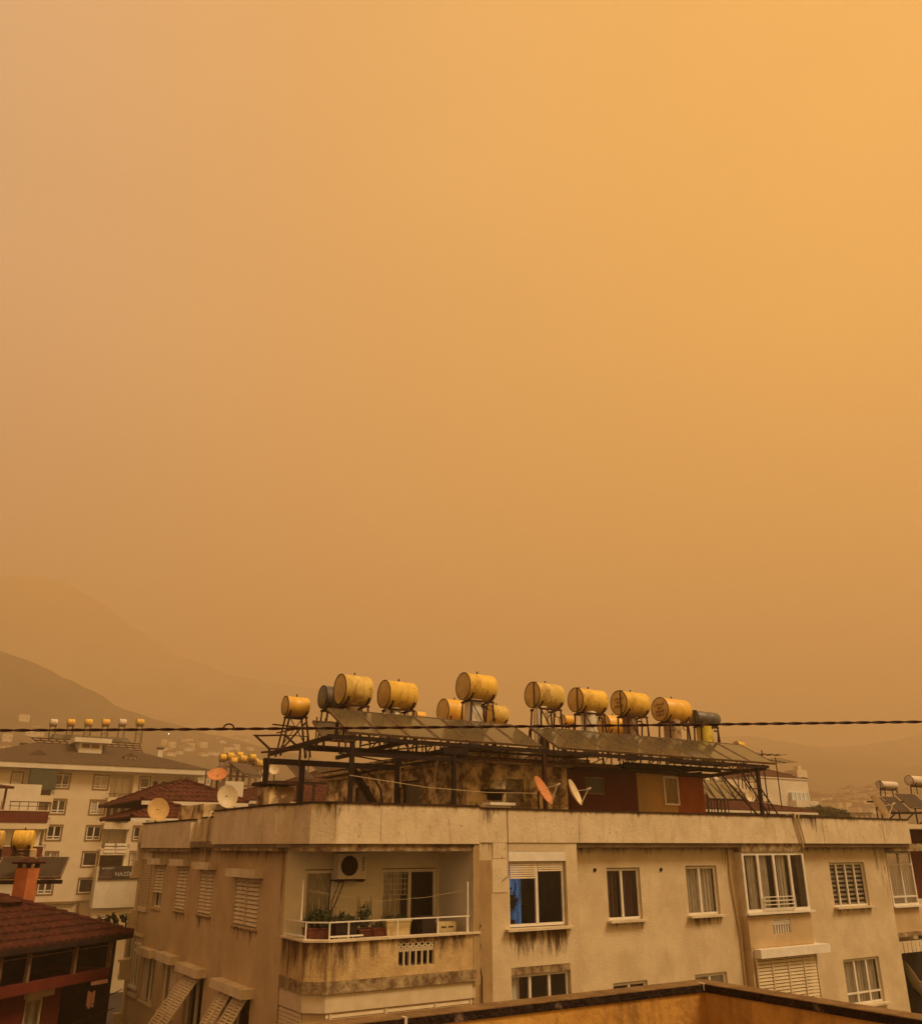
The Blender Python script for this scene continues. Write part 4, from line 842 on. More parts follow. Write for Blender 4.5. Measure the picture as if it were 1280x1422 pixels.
# ---------------------------------------------------------------- water tanks
def tank(xc, yc, rpx, xr, d, zleg, label, matn='tank', capm='tank_cap', grp='water tanks on the old block roof', marks=0, strap=False, f=FM, splay=.10, pole=False):
    big = matn == 'tank'
    if big: matn = ('tank', 'tank_b', 'tank_c', 'tank_b', 'tank')[int(xc * 7 + yc) % 5]
    s0, z = f.un(xc, yc, d); P = f.p(s0, d, z); dep = P.y * CT + (P.z - EZ) * ST; r = rpx / FPX * dep
    s1 = f.un(xr - rpx * .12, yc + 2, d)[0]; L = max(.4, s1 - s0)
    e = empty('water_tank', f.p((s0 + s1) / 2, d, zleg), label, 'water tank', grp)
    a = f.p(s0, d, z); b = f.p(s0 + L, d, z)
    prof = [(0, r * .985), (.012, r), (L * .33, r), (L * .335, r * 1.006), (L * .345, r * 1.006), (L * .35, r), (L * .66, r), (L * .665, r * 1.006), (L * .675, r * 1.006), (L * .68, r), (L - .05, r), (L - .01, r * .93), (L, r * .8)]
    MB().lathe(a, b, prof, 36).build('barrel', M[matn], e, smooth=True)
    m = MB(); m.lathe(a - f.r * .012, b, [(0, r * .90), (.006, r * .93), (.010, r * .93)], 36); cap = m.build('end_cap', M[capm], e, smooth=True)
    m = MB(); m.tube([a - f.r * .004 + f.n * (r * 1.0 * math.cos(t * math.pi / 18)) + Vector((0, 0, r * 1.0 * math.sin(t * math.pi / 18))) for t in range(37)], .016, 5, False); m.build('rim_ring', M['cap'], e)
    if marks:
        m = MB()
        for row in range(3 if marks == 1 else 4):
            w = (1.2, .55, 1.05, .9)[row] * r; zz = z + r * (.28 - .3 * row + (.1 if marks == 2 else 0)); k = int(w / .075)
            for i in range(k):
                q = -w / 2 + w * (i + .5) / k; hh = r * (.10 if (i * 7 + row) % 3 else .07)
                m.bar(f.p(s0 - .022, d + q, zz - hh), f.p(s0 - .022, d + q + .02 * ((i * 5 + row) % 3 - 1), zz + hh), .014, .02); 
                if i % 2: m.bar(f.p(s0 - .022, d + q, zz + hh * (1 if i % 4 == 1 else 0)), f.p(s0 - .022, d + q + .045, zz + hh * (1 if i % 4 == 1 else 0)), .014, .02)
        m.build('lettering', M['dark_text'], cap)
    zc = z - r * 1.0; i0, i1 = s0 + L * .14, s0 + L * .88; hw = r * .62
    m = MB()
    for s in (i0, i1):
        pts = [f.p(s, d + r * 1.04 * math.sin(t), z - r * 1.04 * math.cos(t)) for t in [(-1.0 + .2 * k) for k in range(11)]]
        for p, q in zip(pts, pts[1:]): m.bar(p, q, .05, .03)
        m.bar(f.p(s, d - hw, zc - .03), f.p(s, d + hw, zc - .03), .05)
    for y in (-hw, hw): m.bar(f.p(i0 - .05, d + y, zc - .05), f.p(i1 + .05, d + y, zc - .05), .055)
    m.build('cradle', M['rust'], e)
    for s, k in ((i0, -1), (i1, 1)):
        for y in (-hw, hw):
            m = MB(); m.bar(f.p(s, d + y, zc - .05), f.p(s + k * splay, d + y * 1.1, zleg), .045); m.build('leg', M['rust'], e)
    if big and r > .25:
        m = MB(); m.bar(f.p(i0, d + hw, zc - .08), f.p(i1 + splay, d + hw * 1.1, zleg + .1), .022); m.build('brace', M['rust'], e); m = MB(); m.bar(f.p(i1, d - hw, zc - .08), f.p(i0 - splay, d - hw * 1.1, zleg + .1), .022); m.build('brace', M['rust'], e); m = MB(); m.bar(f.p(i0 - splay * .5, d + hw * 1.05, (zc + zleg) / 2), f.p(i1 + splay * .5, d + hw * 1.05, (zc + zleg) / 2), .025); m.build('brace', M['rust'], e)
        m = MB(); m.tube([f.p(s0 + L * .5, d, z + r), f.p(s0 + L * .5, d, z + r + .09)], .022, 6); m.build('valve', M['rust'], e)
        m = MB(); m.tube([f.p(i1 - .1, d + hw * .4, zc), f.p(i1 - .1, d + hw * .4, zc - .25), f.p(i1 + .12, d + hw * .6, zc - .3), f.p(i1 + .12, d + hw * .6, zleg)], .018, 6); m.build('feed_pipe', M['rust'], e)
    if strap or pole:
        m = MB(); m.bar(f.p(s0 - .03, d + r * .3, zc - .05), f.p(s0 - .03, d + r * .3, z + r * .95), .03); m.bar(f.p(s0 - .03, d + r * .3, z + r * .95), f.p(s0 + .15, d + r * .2, z + r * 1.0), .03); m.build('vent_pipe', M['rust'], e)
    return e, s0, s1, zc, r
RT = 2.88; TD = -3.5
FG = 'yellow water tanks in the front row behind the collectors'
tank(396, 980, 13, 428, -6.0, 2.6, 'leftmost yellow water tank on a tall rusty stand at the end of the roof', grp=FG, splay=.22)
tank(448, 968, 15.5, 480, -5.2, 2.9, 'dark grey ribbed water tank half behind the big yellow tank on the left', 'tank_dark', 'tank_dark', grp=None)
tank(472, 957, 20.5, 513, TD, RT, 'big yellow water tank right beside the dark grey tank', grp=FG)
tank(533, 964, 19, 575, TD, RT, 'yellow water tank over a white cylinder, left of the open gap in the front row', grp=FG)
tank(576, 995, 7, 590, -10, RT, 'tiny distant yellow tank peeping over the collectors beside the first gap', grp='yellow tanks on the far side of the roof')
tank(615, 987, 16, 648, -7, RT, 'yellow tank of the rear row left of the tallest tank', grp='yellow tanks on the far side of the roof')
tank(643, 953, 18.5, 684, TD, RT, 'tallest yellow water tank, with a square white cylinder under it', grp=FG)
tank(678, 992, 13, 702, -7, RT, 'yellow tank of the rear row right of the square white cylinder', grp='yellow tanks on the far side of the roof')
tank(739, 965, 17.5, 777, TD, RT, 'yellow water tank standing over the shiny steel cylinder', grp=FG, strap=True)
tank(781, 1000, 7, 795, -10, RT, 'small far yellow tank beside the shiny steel cylinder', grp='yellow tanks on the far side of the roof')
tank(799, 972, 16.5, 837, TD, RT, 'yellow water tank with a bent pipe on its end above the plain white cylinder', grp=FG, strap=True)
tank(838, 1006, 13, 866, -7, RT, 'low yellow rear tank between the white and the brown cylinders', grp='yellow tanks on the far side of the roof')
tank(859, 976, 16.5, 895, TD, RT, 'yellow water tank with dark red lettering on its round end', grp=FG, marks=1, strap=True)
tank(916, 985, 16, 952, TD, RT, 'dull yellow water tank with worn brown lettering, right end of the yellow row', grp=FG, marks=2)
tank(963, 997, 10, 995, TD, RT, 'smaller dark green grey water tank at the right end of the row', 'tank_dark', 'tank_dark', grp=None, strap=True)
def cyl(x0, x1, y0, y1, matn, label, d=TD, square=False):
    s0, z0 = FM.un(x0, y1, d); s1, z1 = FM.un(x1, y0, d); c = (s0 + s1) / 2; pc = FM.p(c, d, z1); r = (x1 - x0) / 2 * .95 / FPX * (pc.y * CT + (pc.z - EZ) * ST)
    if square: m = MB(); m.box(FM, (c - r * .8, c + r * .8), (d - r * .8, d + r * .8), (2.9, z1))
    else: m = MB(); m.lathe(FM.p(c, d, 2.9), FM.p(c, d, z1), [(0, r), (z1 - 2.9 - .03, r), (z1 - 2.9, r * .9)], 28)
    e = empty('cold_water_cylinder', FM.p(c, d, 2.9), label, 'water cylinder', 'upright cylinders under the front tanks')
    m.build('cylinder_body', M[matn], e, smooth=not square)
    m = MB(); m.tube([FM.p(c + r * .2, d + r + .15, z1 - .25), FM.p(c + r * .9, d + r + .15, z1 - .25), FM.p(c + r * 1.05, d + r + .12, z1 - .35), FM.p(c + r * 1.15, d + r * .9, 2.95)], .03, 6); m.build('pipe', M['rust'], e)
cyl(480, 497, 978, 996, 'cyl_tan', 'tan upright cylinder under the big yellow tank beside the grey one')
cyl(534, 557, 985, 1002, 'cyl_white', 'short cream cylinder under the second big yellow tank')
cyl(645, 668, 973, 1006, 'cyl_white', 'square white upright box under the tallest tank', square=True)
cyl(740, 762, 982, 1010, 'zinc', 'shiny ribbed steel cylinder under a yellow tank')
cyl(806, 829, 990, 1020, 'cyl_white', 'plain white cylinder with a bent pipe')
cyl(864, 884, 995, 1026, 'cyl_brown', 'brown cylinder under the tank with dark red lettering')
cyl(921, 946, 1002, 1030, 'cyl_mottled', 'mottled rusty cream cylinder under the dull yellow tank')
cyl(967, 989, 1009, 1036, 'cyl_yellow', 'bright yellow cylinder under the small dark tank')

# ---------------------------------------------------------------- dishes
def dish(x, y, d, rpx, nrm, label, matn='dish', f=FM, base=None, aspect=1.0, arm=True, hgt=None):
    s, z = f.un(x, y, d); C = f.p(s, d, z); dep = C.y * CT + (C.z - EZ) * ST; r = rpx / FPX * dep
    n = Vector(nrm).normalized(); u = n.cross(Vector((0, 0, 1))).normalized(); v = u.cross(n).normalized()
    e = empty('satellite_dish', C - Vector((0, 0, r * 1.3)), label, 'satellite dish', 'satellite dishes')
    m = MB(); N = 36; K = 7; b = 0
    for side, off in ((1, 0), (-1, -.012)):
        b = len(m.v)
        for k in range(K + 1):
            q = k / K
            for t in range(N):
                a = 2 * math.pi * t / N; m.v.append(C + u * (r * q * math.cos(a)) + v * (r * q * 1.08 * math.sin(a)) + n * (.30 * r * (q * q - 1) + off))
        for k in range(K):
            for t in range(N): m.f.append((b + k * N + t, b + k * N + (t + 1) % N, b + (k + 1) * N + (t + 1) % N, b + (k + 1) * N + t))
    b1 = K * N; b2 = (K + 1) * N + K * N
    for t in range(N): m.f.append((b1 + t, b1 + (t + 1) % N, b2 + (t + 1) % N, b2 + t))
    m.build('reflector', M[matn], e, smooth=True)
    if arm:
        m = MB(); lo = C - v * r * 1.02; hi = C + n * r * 1.0 - v * r * .25
        m.bar(lo, hi, .03); m.bar(C + u * r * .9, hi, .012); ar = m.build('arm', M['grey_box'], e)
        m = MB(); m.lathe(hi - n * .02, hi + n * .1, [(0, .035), (.08, .035), (.12, .02)], 10); m.build('receiver', M['grey_box'], e)
    m = MB(); bk = C - n * (.32 * r); foot = Vector((bk.x - n.x * .06, bk.y - n.y * .06, (base + EZ) if base is not None else C.z - r * 1.6)); top = Vector((foot.x, foot.y, bk.z + .02)); m.bar(bk, top, .07); m.tube([foot, top], .028, 8); m.build('mount', M['rust'], e)
    return e
vc = Vector((0, -1, 0))
dish(755, 1097, .2, 20, (.86, -.42, .52), 'orange tilted satellite dish above the parapet, left of the cream one', 'dish_orange', base=.94)
dish(799, 1100, .2, 17.5, (.87, -.36, .40), 'cream tilted satellite dish right beside the orange one on the parapet', base=.94)
def side_dish(x, y, off, rpx, nrm, label, matn, base=.72, arm=True): return dish(x, y, off, rpx, nrm, label, matn, f=FL, base=base, arm=arm)
side_dish(220, 1124, -.1, 14.8, (.50, -.75, .28), 'tan satellite dish above the far end of the side parapet', 'dish_tan', arm=False)
side_dish(316, 1106, -.1, 14.6, (.50, -.75, .20), 'cream satellite dish above the middle of the side parapet', 'dish', .8, arm=False)
dish(302, 1075, -22, 13, (.1, -.6, .75), 'rusty orange dish lying nearly flat on a white chimney behind the side parapet', 'dish_orange', base=2.2)
dish(1042, 1106, -12, 7, (.2, -.95, .2), 'small pale dish beside the far red roof seen through the ladder', 'dish', base=.9)
dish(1223, 1120, -3.5, 16.5, (.93, -.10, .42), 'pale dish seen nearly edge on beyond the right end of the parapet', 'dish', base=.9)
dish(1271, 1361, -.6, 26, (.90, -.2, .45), 'white dish seen edge on at the right edge beside the dark balcony', 'dish', base=-5.3)

# ladder, brace rod, antennas
e = empty('ladder', FM.p(8.4, -.9, .14), 'rusty metal ladder leaning on the right end of the steel frame', 'ladder')
T0 = FM.un(1021, 1064, -1.45); B0 = FM.un(1068, 1133, -.5); T1 = FM.un(1032, 1063, -1.45); B1 = FM.un(1081, 1133, -.5)
a, b = FM.p(T0[0], -1.42, T0[1] + .1), FM.p(B0[0], -.5, B0[1]); c, dd = FM.p(T1[0], -1.42, T1[1] + .1), FM.p(B1[0], -.5, B1[1])
for p, q in ((a, b), (c, dd)): MB().bar(p, q, .045).build('rail', M['rust'], e)
m = MB()
for k in range(1, 8): m.bar(a.lerp(b, k / 8), c.lerp(dd, k / 8), .03)
m.build('rungs', M['rust'], e)
T = FM.un(1003, 1078, -2.4); B = FM.un(1052, 1132, -1.2)
tag(MB().bar(FM.p(T[0], -2.4, T[1]), FM.p(B[0], -1.2, B[1]), .05).build('steel_rod', M['rust']), 'slanting rusty rod left of the ladder, propped against the frame', 'rod')
def yagi(x, y, d, w, label, zfoot, n=6, tilt=0.0, ang=.5):
    s, z = FM.un(x, y, d); e = empty('tv_antenna', FM.p(s, d, zfoot), label, 'antenna', 'television antennas beyond the roof')
    m = MB(); m.tube([FM.p(s, d, zfoot), FM.p(s, d, z + .2)], .03, 6); m.build('mast', M['rust'], e)
    dirv = (FM.r * math.cos(ang) + FM.n * math.sin(ang)) + Vector((0, 0, tilt)); dirv.normalize(); cr = Vector((0, 0, 1)).cross(dirv).normalized(); c = FM.p(s, d, z)
    m = MB(); m.bar(c - dirv * w / 2, c + dirv * w / 2, .04)
    for k in range(n): q = c + dirv * (w * (k / (n - 1) - .5)); l = w * (.28 - .012 * k); m.bar(q - cr * l, q + cr * l, .018)
    m.build('boom', M['rust'], e)
yagi(1058, 1048, -9, 2.2, 'spiky television antenna just right of the solar row end', 1, ang=.2)
yagi(1077, 1057, -14, 3.2, 'larger television antenna above the distant white house', 2, ang=-.3)
tank(1022, 1035, 5, 1032, -16, 3.2, 'tiny orange tank far behind the right end of the collectors', grp=None)

# ================================================================ OVERHEAD CABLE
P0, P1 = at_y(-160, 1015.2, 6.0), at_y(1440, 1000.2, 6.3)
m = MB(); n = 520
def cpt(t):
    p = P0.lerp(P1, t); p.z -= .018 * (1 - (2 * t - 1) ** 2) * .6; return p
for ph_ in (0, math.pi):
    pts = []
    for i in range(n + 1):
        t = i / n; p = cpt(t); an = t * 2 * math.pi * 33 + ph_; pts.append(p + Vector((0, math.cos(an), math.sin(an))) * .005)
    m.tube(pts, .006, 5)
c = cpt((300 + 160) / 1600); m.tube([c + Vector((.028 * math.cos(t) * 1.3, 0, .03 * math.sin(t) + .004)) for t in [i * math.pi / 8 for i in range(-1, 10)]], .006, 5)
tag(m.build('overhead_cable', M['cable']), 'black twisted overhead cable crossing the whole view in front of the tanks', 'cable')

# ================================================================ OWN TERRACE WALL
hit = ray(975, 1360); zc_ = -.65; k = zc_ / hit.z; Cn = Vector((hit.x * k, hit.y * k))
FT = Fr((Cn.x, Cn.y), A)      # corner of the inner coping edge
near = empty('terrace_wall', FT.p(0, 0, -1.65), 'ochre rendered terrace wall with dark coping meeting in a corner at the bottom of the view', 'wall')
m = MB(); m.band(FT, [(-9, .03 - .0), (.0 - .03, .03), (-.03, 7.5)], .08, -1.65, zc_ - .038)
m.build('wall_face', M['near_wall'], near)
m = MB(); m.band(FT, [(-9, 0), (0, 0), (0, 7.5)], .12, zc_ - .004, zc_); m.build('coping_top', M['near_cap'], near)
m = MB(); m.band(FT, [(-9, 0.001), (-.001, 0.001), (-.001, 7.5)], .118, zc_ - .038, zc_ - .004); m.build('coping_edge', M['near_cap_edge'], near)
m = MB()
for a, b in ((-.12, .12), (-1.85, .12)): m.box(FT, (a - .006, a + .006), (b - .03, b + .004), (zc_ - .03, zc_ + .002))
m.build('mortar_joint', M['mortar'], near)
m = MB(); m.prism(FT, [(-9, .105), (-.105, .105), (-.105, 7.5), (-9, 7.5)], -1.75, -1.66); m.build('terrace_floor', M['roof_floor'], near)
m = MB(); m.box(FT, (-9, -.05), (.05, 7.5), (-EZ, -1.76)); m.build('house_body', M['near_wall'], near)

# ================================================================ NEIGHBOURING BUILDINGS
def simple_window(fr, s0, s1, z0, z1, d, parent, dark=False, cur=False, sur=True, panes=2, lowbar=True, lit=False):
    """recessed far window: surround, white frame, pane, dark interior"""
    if sur:
        m = MB(); t = .16
        for q in ((s0 - t, s0, z0 - t, z1 + t), (s1, s1 + t, z0 - t, z1 + t), (s0, s1, z0 - t, z0), (s0, s1, z1, z1 + t)): m.box(fr, (q[0], q[1]), (d, d + .05), (q[2], q[3]))
        sr = m.build('window', M['trim_brown'], parent)
    m = MB(); fw = .1
    m.box(fr, (s0, s0 + fw), (d - .12, d - .05), (z0, z1)); m.box(fr, (s1 - fw, s1), (d - .12, d - .05), (z0, z1)); m.box(fr, (s0 + fw, s1 - fw), (d - .12, d - .05), (z0, z0 + fw)); m.box(fr, (s0 + fw, s1 - fw), (d - .12, d - .05), (z1 - fw, z1))
    for k in range(1, panes): u = s0 + (s1 - s0) * k / panes; m.box(fr, (u - .07, u + .07), (d - .12, d - .04), (z0 + fw, z1 - fw))
    if lowbar: m.box(fr, (s0 + fw, s1 - fw), (d - .12, d - .04), (z0 + .28, z0 + .38))
    if sur: w = m.build('frame', M['white'], sr); pr = sr
    else: w = m.build('window', M['white'], parent); pr = w
    MB().quad(fr.p(s0, d - .1, z0), fr.p(s1, d - .1, z0), fr.p(s1, d - .1, z1), fr.p(s0, d - .1, z1)).build('pane', M['glass'], pr)
    q = MB(); q.quad(fr.p(s0, d - .16 if cur else d - .5, z0), fr.p(s1, d - .16 if cur else d - .5, z0), fr.p(s1, d - .16 if cur else d - .5, z1), fr.p(s0, d - .16 if cur else d - .5, z1))
    if not cur:
        for a in (s0, s1): q.quad(fr.p(a, d - .1, z0), fr.p(a, d - .5, z0), fr.p(a, d - .5, z1), fr.p(a, d - .1, z1))
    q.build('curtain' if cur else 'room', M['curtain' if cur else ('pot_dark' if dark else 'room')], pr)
    return pr

# ---- long cream block with the brown hipped roof
DL = -92.0
cb2 = empty('cream_apartment_block', FM.p(-2, DL - 8, -EZ), 'long cream apartment block with a brown hipped roof and six small tanks, on the left', 'apartment block')
def sx(x, y=1085): return FM.un(x, y, DL)[0]
zr1 = FM.un(85, 1094, DL)[1]; zt1 = FM.un(85, 1075.5, DL)[1]; ST_ = (FM.un(85, 1094, DL)[1] - FM.un(80, 1203.5, DL)[1]) / 3
cols = [(16, 30), (77, 96), (131, 150), (195, 208)]
rows = []
for r in range(5):
    for i, (a, b) in enumerate(cols): rows.append((r, i, sx(a), sx(b), zr1 - r * ST_, zt1 - r * ST_))
holes = [(a, b, c, e) for r, i, a, b, c, e in rows]
bh = []
bcols = [(42, 73), (154, 186)]; far = (212, 254)
for r in range(5):
    for (a, b) in bcols:
        if r == 4: continue
        bh.append((sx(a), sx(b), zr1 - r * ST_ - .9, zt1 - r * ST_ + .35))
    bh.append((sx(far[0]), sx(far[1]), zr1 - r * ST_ - .9, zt1 - r * ST_ + .35))
zeave = FM.un(150, 1072, DL)[1]; zbase = FM.un(60, 1253, DL)[1]
m = MB(); wall(m, FM, (sx(-60), sx(256)), (zbase, zeave), DL, holes + bh, .5)
m.box(FM, (sx(-60), sx(256)), (DL - 16, DL - 3.2), (-EZ, zeave - .2)); m.box(FM, (sx(-60), sx(300)), (DL - 16, DL - 4), (-EZ, zeave - .3))
m.quad(FM.p(sx(256), DL, zbase), FM.p(sx(256), DL - 4, zbase), FM.p(sx(256), DL - 4, zeave), FM.p(sx(256), DL, zeave))
m.build('wall', M['house_cream'], cb2)
m = MB(); m.box(FM, (sx(-60), sx(256)), (DL - 3, DL - .3), (-EZ, zbase - .02)); m.build('ground_floor', M['house_cream'], cb2)
m = MB(); m.box(FM, (sx(-60), sx(130)), (DL - .3, DL + .1), (zbase - .25, zbase)); 
for x in (22, 108): m.box(FM, (sx(x, 1255), sx(x + 3, 1255)), (DL - .29, DL - .1), (-EZ, zbase - .25))
m.build('ledge', M['trim_brown'], cb2)
m = MB()
for a, b, c, e in bh:
    m = MB(); m.quad(FM.p(a, DL - 1.5, c), FM.p(b, DL - 1.5, c), FM.p(b, DL - 1.5, e), FM.p(a, DL - 1.5, e)); m.quad(FM.p(a, DL - .5, c), FM.p(a, DL - 1.5, c), FM.p(a, DL - 1.5, e), FM.p(a, DL - .5, e)); m.quad(FM.p(b, DL - .5, c), FM.p(b, DL - 1.5, c), FM.p(b, DL - 1.5, e), FM.p(b, DL - .5, e)); m.quad(FM.p(a, DL - .5, e), FM.p(b, DL - .5, e), FM.p(b, DL - 1.5, e), FM.p(a, DL - 1.5, e)); m.build('balcony_recess', M['house_cream'], cb2)
for r, i, a, b, c, e in rows:
    if r >= 3 and i == 2: # roller blind fully dark
        simple_window(FM, a, b, c, e, DL, cb2, dark=True, lowbar=False, panes=1); continue
    simple_window(FM, a, b, c, e, DL, cb2, dark=(r == 2), cur=((r * 3 + i * 2) % 4 in (0, 3) and r != 2), panes=1 if i in (0, 3) else 2)
for k, (a, b, c, e) in enumerate(bh):
    if e < zeave - 2 and sx(0) > a: pass
    m = MB(); m.box(FM, (a - .25, b + .25), (DL - .1, DL + 1.1), (c - .75, c - .05)) if True else None
    bb = m.build('balcony', M['balcony' if False else 'house_cream'], cb2)
    m = MB(); zt2 = c + .35
    m.bar(FM.p(a - .2, DL + 1.05, zt2), FM.p(b + .2, DL + 1.05, zt2), .06); m.bar(FM.p(a - .2, DL + 1.05, c + .15), FM.p(b + .2, DL + 1.05, c + .15), .03)
    for q in range(6): s = a - .2 + (b - a + .4) * q / 5; m.bar(FM.p(s, DL + 1.05, c - .05), FM.p(s, DL + 1.05, zt2), .04)
    for s in (a - .2, b + .2): m.bar(FM.p(s, DL, zt2), FM.p(s, DL + 1.05, zt2), .05)
    m.build('railing', M['rust'], bb)
    row = k // 3 if k < 12 else 4; cc = k % 3 if k < 12 else 2
    if row == 0 and cc == 0:
        m = MB(); m.box(FM, (a - .25, b + .25), (DL + .3, DL + 1.12), (c + .55, e + .1)); m.build('awning', M['green_awning'], bb)
    elif row == 3 and cc == 1:
        m = MB(); m.box(FM, (a, b), (DL - 1.1, DL - .9), (c + .1, e - .1)); m.build('dark_screen', M['pot_dark'], bb)
    else:
        m = MB(); w_ = (b - a)
        for q, (f0, f1) in enumerate(((.08, .3), (.36, .6), (.66, .92))):
            m.box(FM, (a + w_ * f0, a + w_ * f1), (DL - 1.49, DL - 1.42), (c + .1, e - .5))
        dr = m.build('door', M['white'], bb)
        m = MB()
        for q, (f0, f1) in enumerate(((.11, .27), (.39, .57), (.69, .89))):
            m.box(FM, (a + w_ * f0, a + w_ * f1), (DL - 1.41, DL - 1.38), (c + .3, e - .65))
        m.build('door_glass', M['curtain' if k % 2 else 'pot_dark'], bb)
    if row == 2 and cc == 1:
        m = MB()
        for q in (0, 1):
            for j in range(3): m.box(FM, (a + q * w_ / 2 + .1, a + (q + 1) * w_ / 2 - .1), (DL + 1.12, DL + 1.2), (c - .5 + j * .38, c - .25 + j * .38))
        m.build('white_boards', M['white'], bb)
    if row == 1 and cc == 1:
        m = MB(); rnd = random.Random(4)
        leaves(m, FM.p((a + b) / 2, DL + 1.2, c + .2), (1.6, .5, .35), 160, .12, seed=12); m.build('flowers', M['leaf'], bb)
# recessed right part windows
for x0, x1 in ((264, 276), (282, 291)):
    a, b = FM.un(x0, 1087, DL - 4)[0], FM.un(x1, 1087, DL - 4)[0]
    simple_window(FM, a, b, FM.un(270, 1093, DL - 4)[1], FM.un(270, 1081, DL - 4)[1], DL - 3.88, cb2, cur=True, sur=False)
# fascia and hipped roof
se0, se1 = sx(-75, 1070), sx(288, 1075)
m = MB(); m.box(FM, (se0, se1), (DL - 17, DL + 1.2), (zeave - .0, zeave + .62)); m.build('eave', M['house_white'], cb2)
hip_roof(FM, se0, se1, DL - 17.2, DL + 1.3, zeave + .63, max(.15, (FM.un(130, 1036, DL - 8)[1] - zeave - .63) / 9.25), cb2, 'brown_roof', course=.5, name='roof', ridgecap=False, lip=.03)
def dormer(x, y, w, h, d0):
    s, z = FM.un(x, y, d0); m = MB(); m.box(FM, (s - w / 2, s + w / 2), (d0 - 3, d0), (z - h / 2, z + h / 2)); dm = m.build('dormer', M['house_white'], cb2)
    m = MB(); m.add([FM.p(s - w / 2 - .2, d0 + .15, z + h / 2), FM.p(s + w / 2 + .2, d0 + .15, z + h / 2), FM.p(s, d0 + .15, z + h / 2 + .55), FM.p(s - w / 2 - .2, d0 - 3, z + h / 2), FM.p(s + w / 2 + .2, d0 - 3, z + h / 2), FM.p(s, d0 - 3, z + h / 2 + .55)], [(0, 1, 2), (3, 5, 4), (0, 2, 5, 3), (1, 4, 5, 2), (0, 3, 4, 1)]); m.build('dormer_roof', M['brown_roof'], dm)
    m = MB(); m.box(FM, (s - w * .38, s - .08), (d0, d0 + .03), (z - h * .25, z + h * .25)); m.box(FM, (s + .08, s + w * .38), (d0, d0 + .03), (z - h * .25, z + h * .25)); m.build('dormer_pane', M['pot_dark'], dm)
dormer(53, 1051.5, 1.25, .62, DL - 2); dormer(181, 1055, 1.25, .62, DL - 2)
s0, z0 = FM.un(108, 1049, DL - 4.0); s1, z1 = FM.un(143, 1033, DL - 4.0)
m = MB(); m.box(FM, (s0, s1), (DL - 9, DL - 4.0), (z0 - 1, z1)); sh = m.build('stair_house', M['house_white'], cb2)
m = MB(); m.box(FM, (s0 - .7, s1 + .9), (DL - 9, DL - 3.4), (z1, z1 + .55)); m.build('stair_house_roof', M['house_white'], sh)
m = MB(); wd = (s1 - s0)
for f0, f1 in ((.12, .46), (.52, .86)): m.box(FM, (s0 + wd * f0, s0 + wd * f1), (DL - 4.0, DL - 3.97), (z1 - .62, z1 - .12))
m.build('stair_pane', M['cyl_brown'], sh)
for x, y in ((32, 1038), (222, 1044)):
    s, z = FM.un(x, y, DL - 8); m = MB(); m.box(FM, (s - .32, s + .32), (DL - 8.3, DL - 7.7), (z - 2.5, z + .25)); c_ = m.build('chimney', M['house_white'], cb2); m = MB(); m.box(FM, (s - .42, s + .42), (DL - 8.4, DL - 7.6), (z + .32, z + .52)); m.build('chimney_cap', M['brown_roof'], c_)
# rack and tanks on that roof
rk = empty('collector_rack', FM.p(sx(130), DL - 7, FM.un(130, 1040, DL - 7)[1]), 'wide open steel rack of collectors over the brown hipped roof', 'rack')
m = MB(); dR1 = DL - 5.5
for x, y in ((47, 1016), (212, 1020)): pass
sa, za = FM.un(50, 1020, dR1); sb_, zb2 = FM.un(205, 1024, dR1)
for k in range(6):
    zz = za - k * .36
    m.bar(FM.p(sa + k * .35, dR1 - 4 + k * .8, zz), FM.p(sb_ - k * .1, dR1 - 4 + k * .8, zz), .12)
for k in range(15): f = k / 14; m.bar(FM.p(sa + (sb_ - sa) * f, dR1 - 4, za), FM.p(sa + 1.7 + (sb_ - sa - 2) * f, dR1, za - 1.8), .09)
m.build('rails', M['rust'], rk)
for x in (57, 75, 100, 150, 172, 200):
    s = FM.un(x, 1040, dR1)[0]; MB().bar(FM.p(s, dR1 - .5, za - 1.4), FM.p(s, dR1 - .5, za - 4.6), .16).build('post', M['cyl_brown'], rk)
m = MB(); dq = dR1 - 4.2
m.hexa([FM.p(sa + 2, dq, za + .05), FM.p(sb_ - 1, dq, za + .05), FM.p(sb_ - 1, dq + .1, za + .05), FM.p(sa + 2, dq + .1, za + .05), FM.p(sa + 2.6, dq - 1.2, za + .8), FM.p(sb_ - 1.4, dq - 1.2, za + .8), FM.p(sb_ - 1.4, dq - 1.1, za + .8), FM.p(sa + 2.6, dq - 1.1, za + .8)]); m.build('collector_glass', M['panel'], rk)
for i, x in enumerate((67, 91, 115.5, 139.5, 162.5, 187)):
    tank(x + 2.5, 1003, 4.6, x + 13, dq - 1.4, za + .2, f"small {'white' if i in (0, 4) else 'yellow'} tank on the brown roofed block, {ords[i]} of six from the left", 'tank_white' if i in (0, 4) else 'tank', 'tank_white' if i in (0, 4) else 'tank_cap', grp='six tanks on the brown hipped roof', splay=.02)
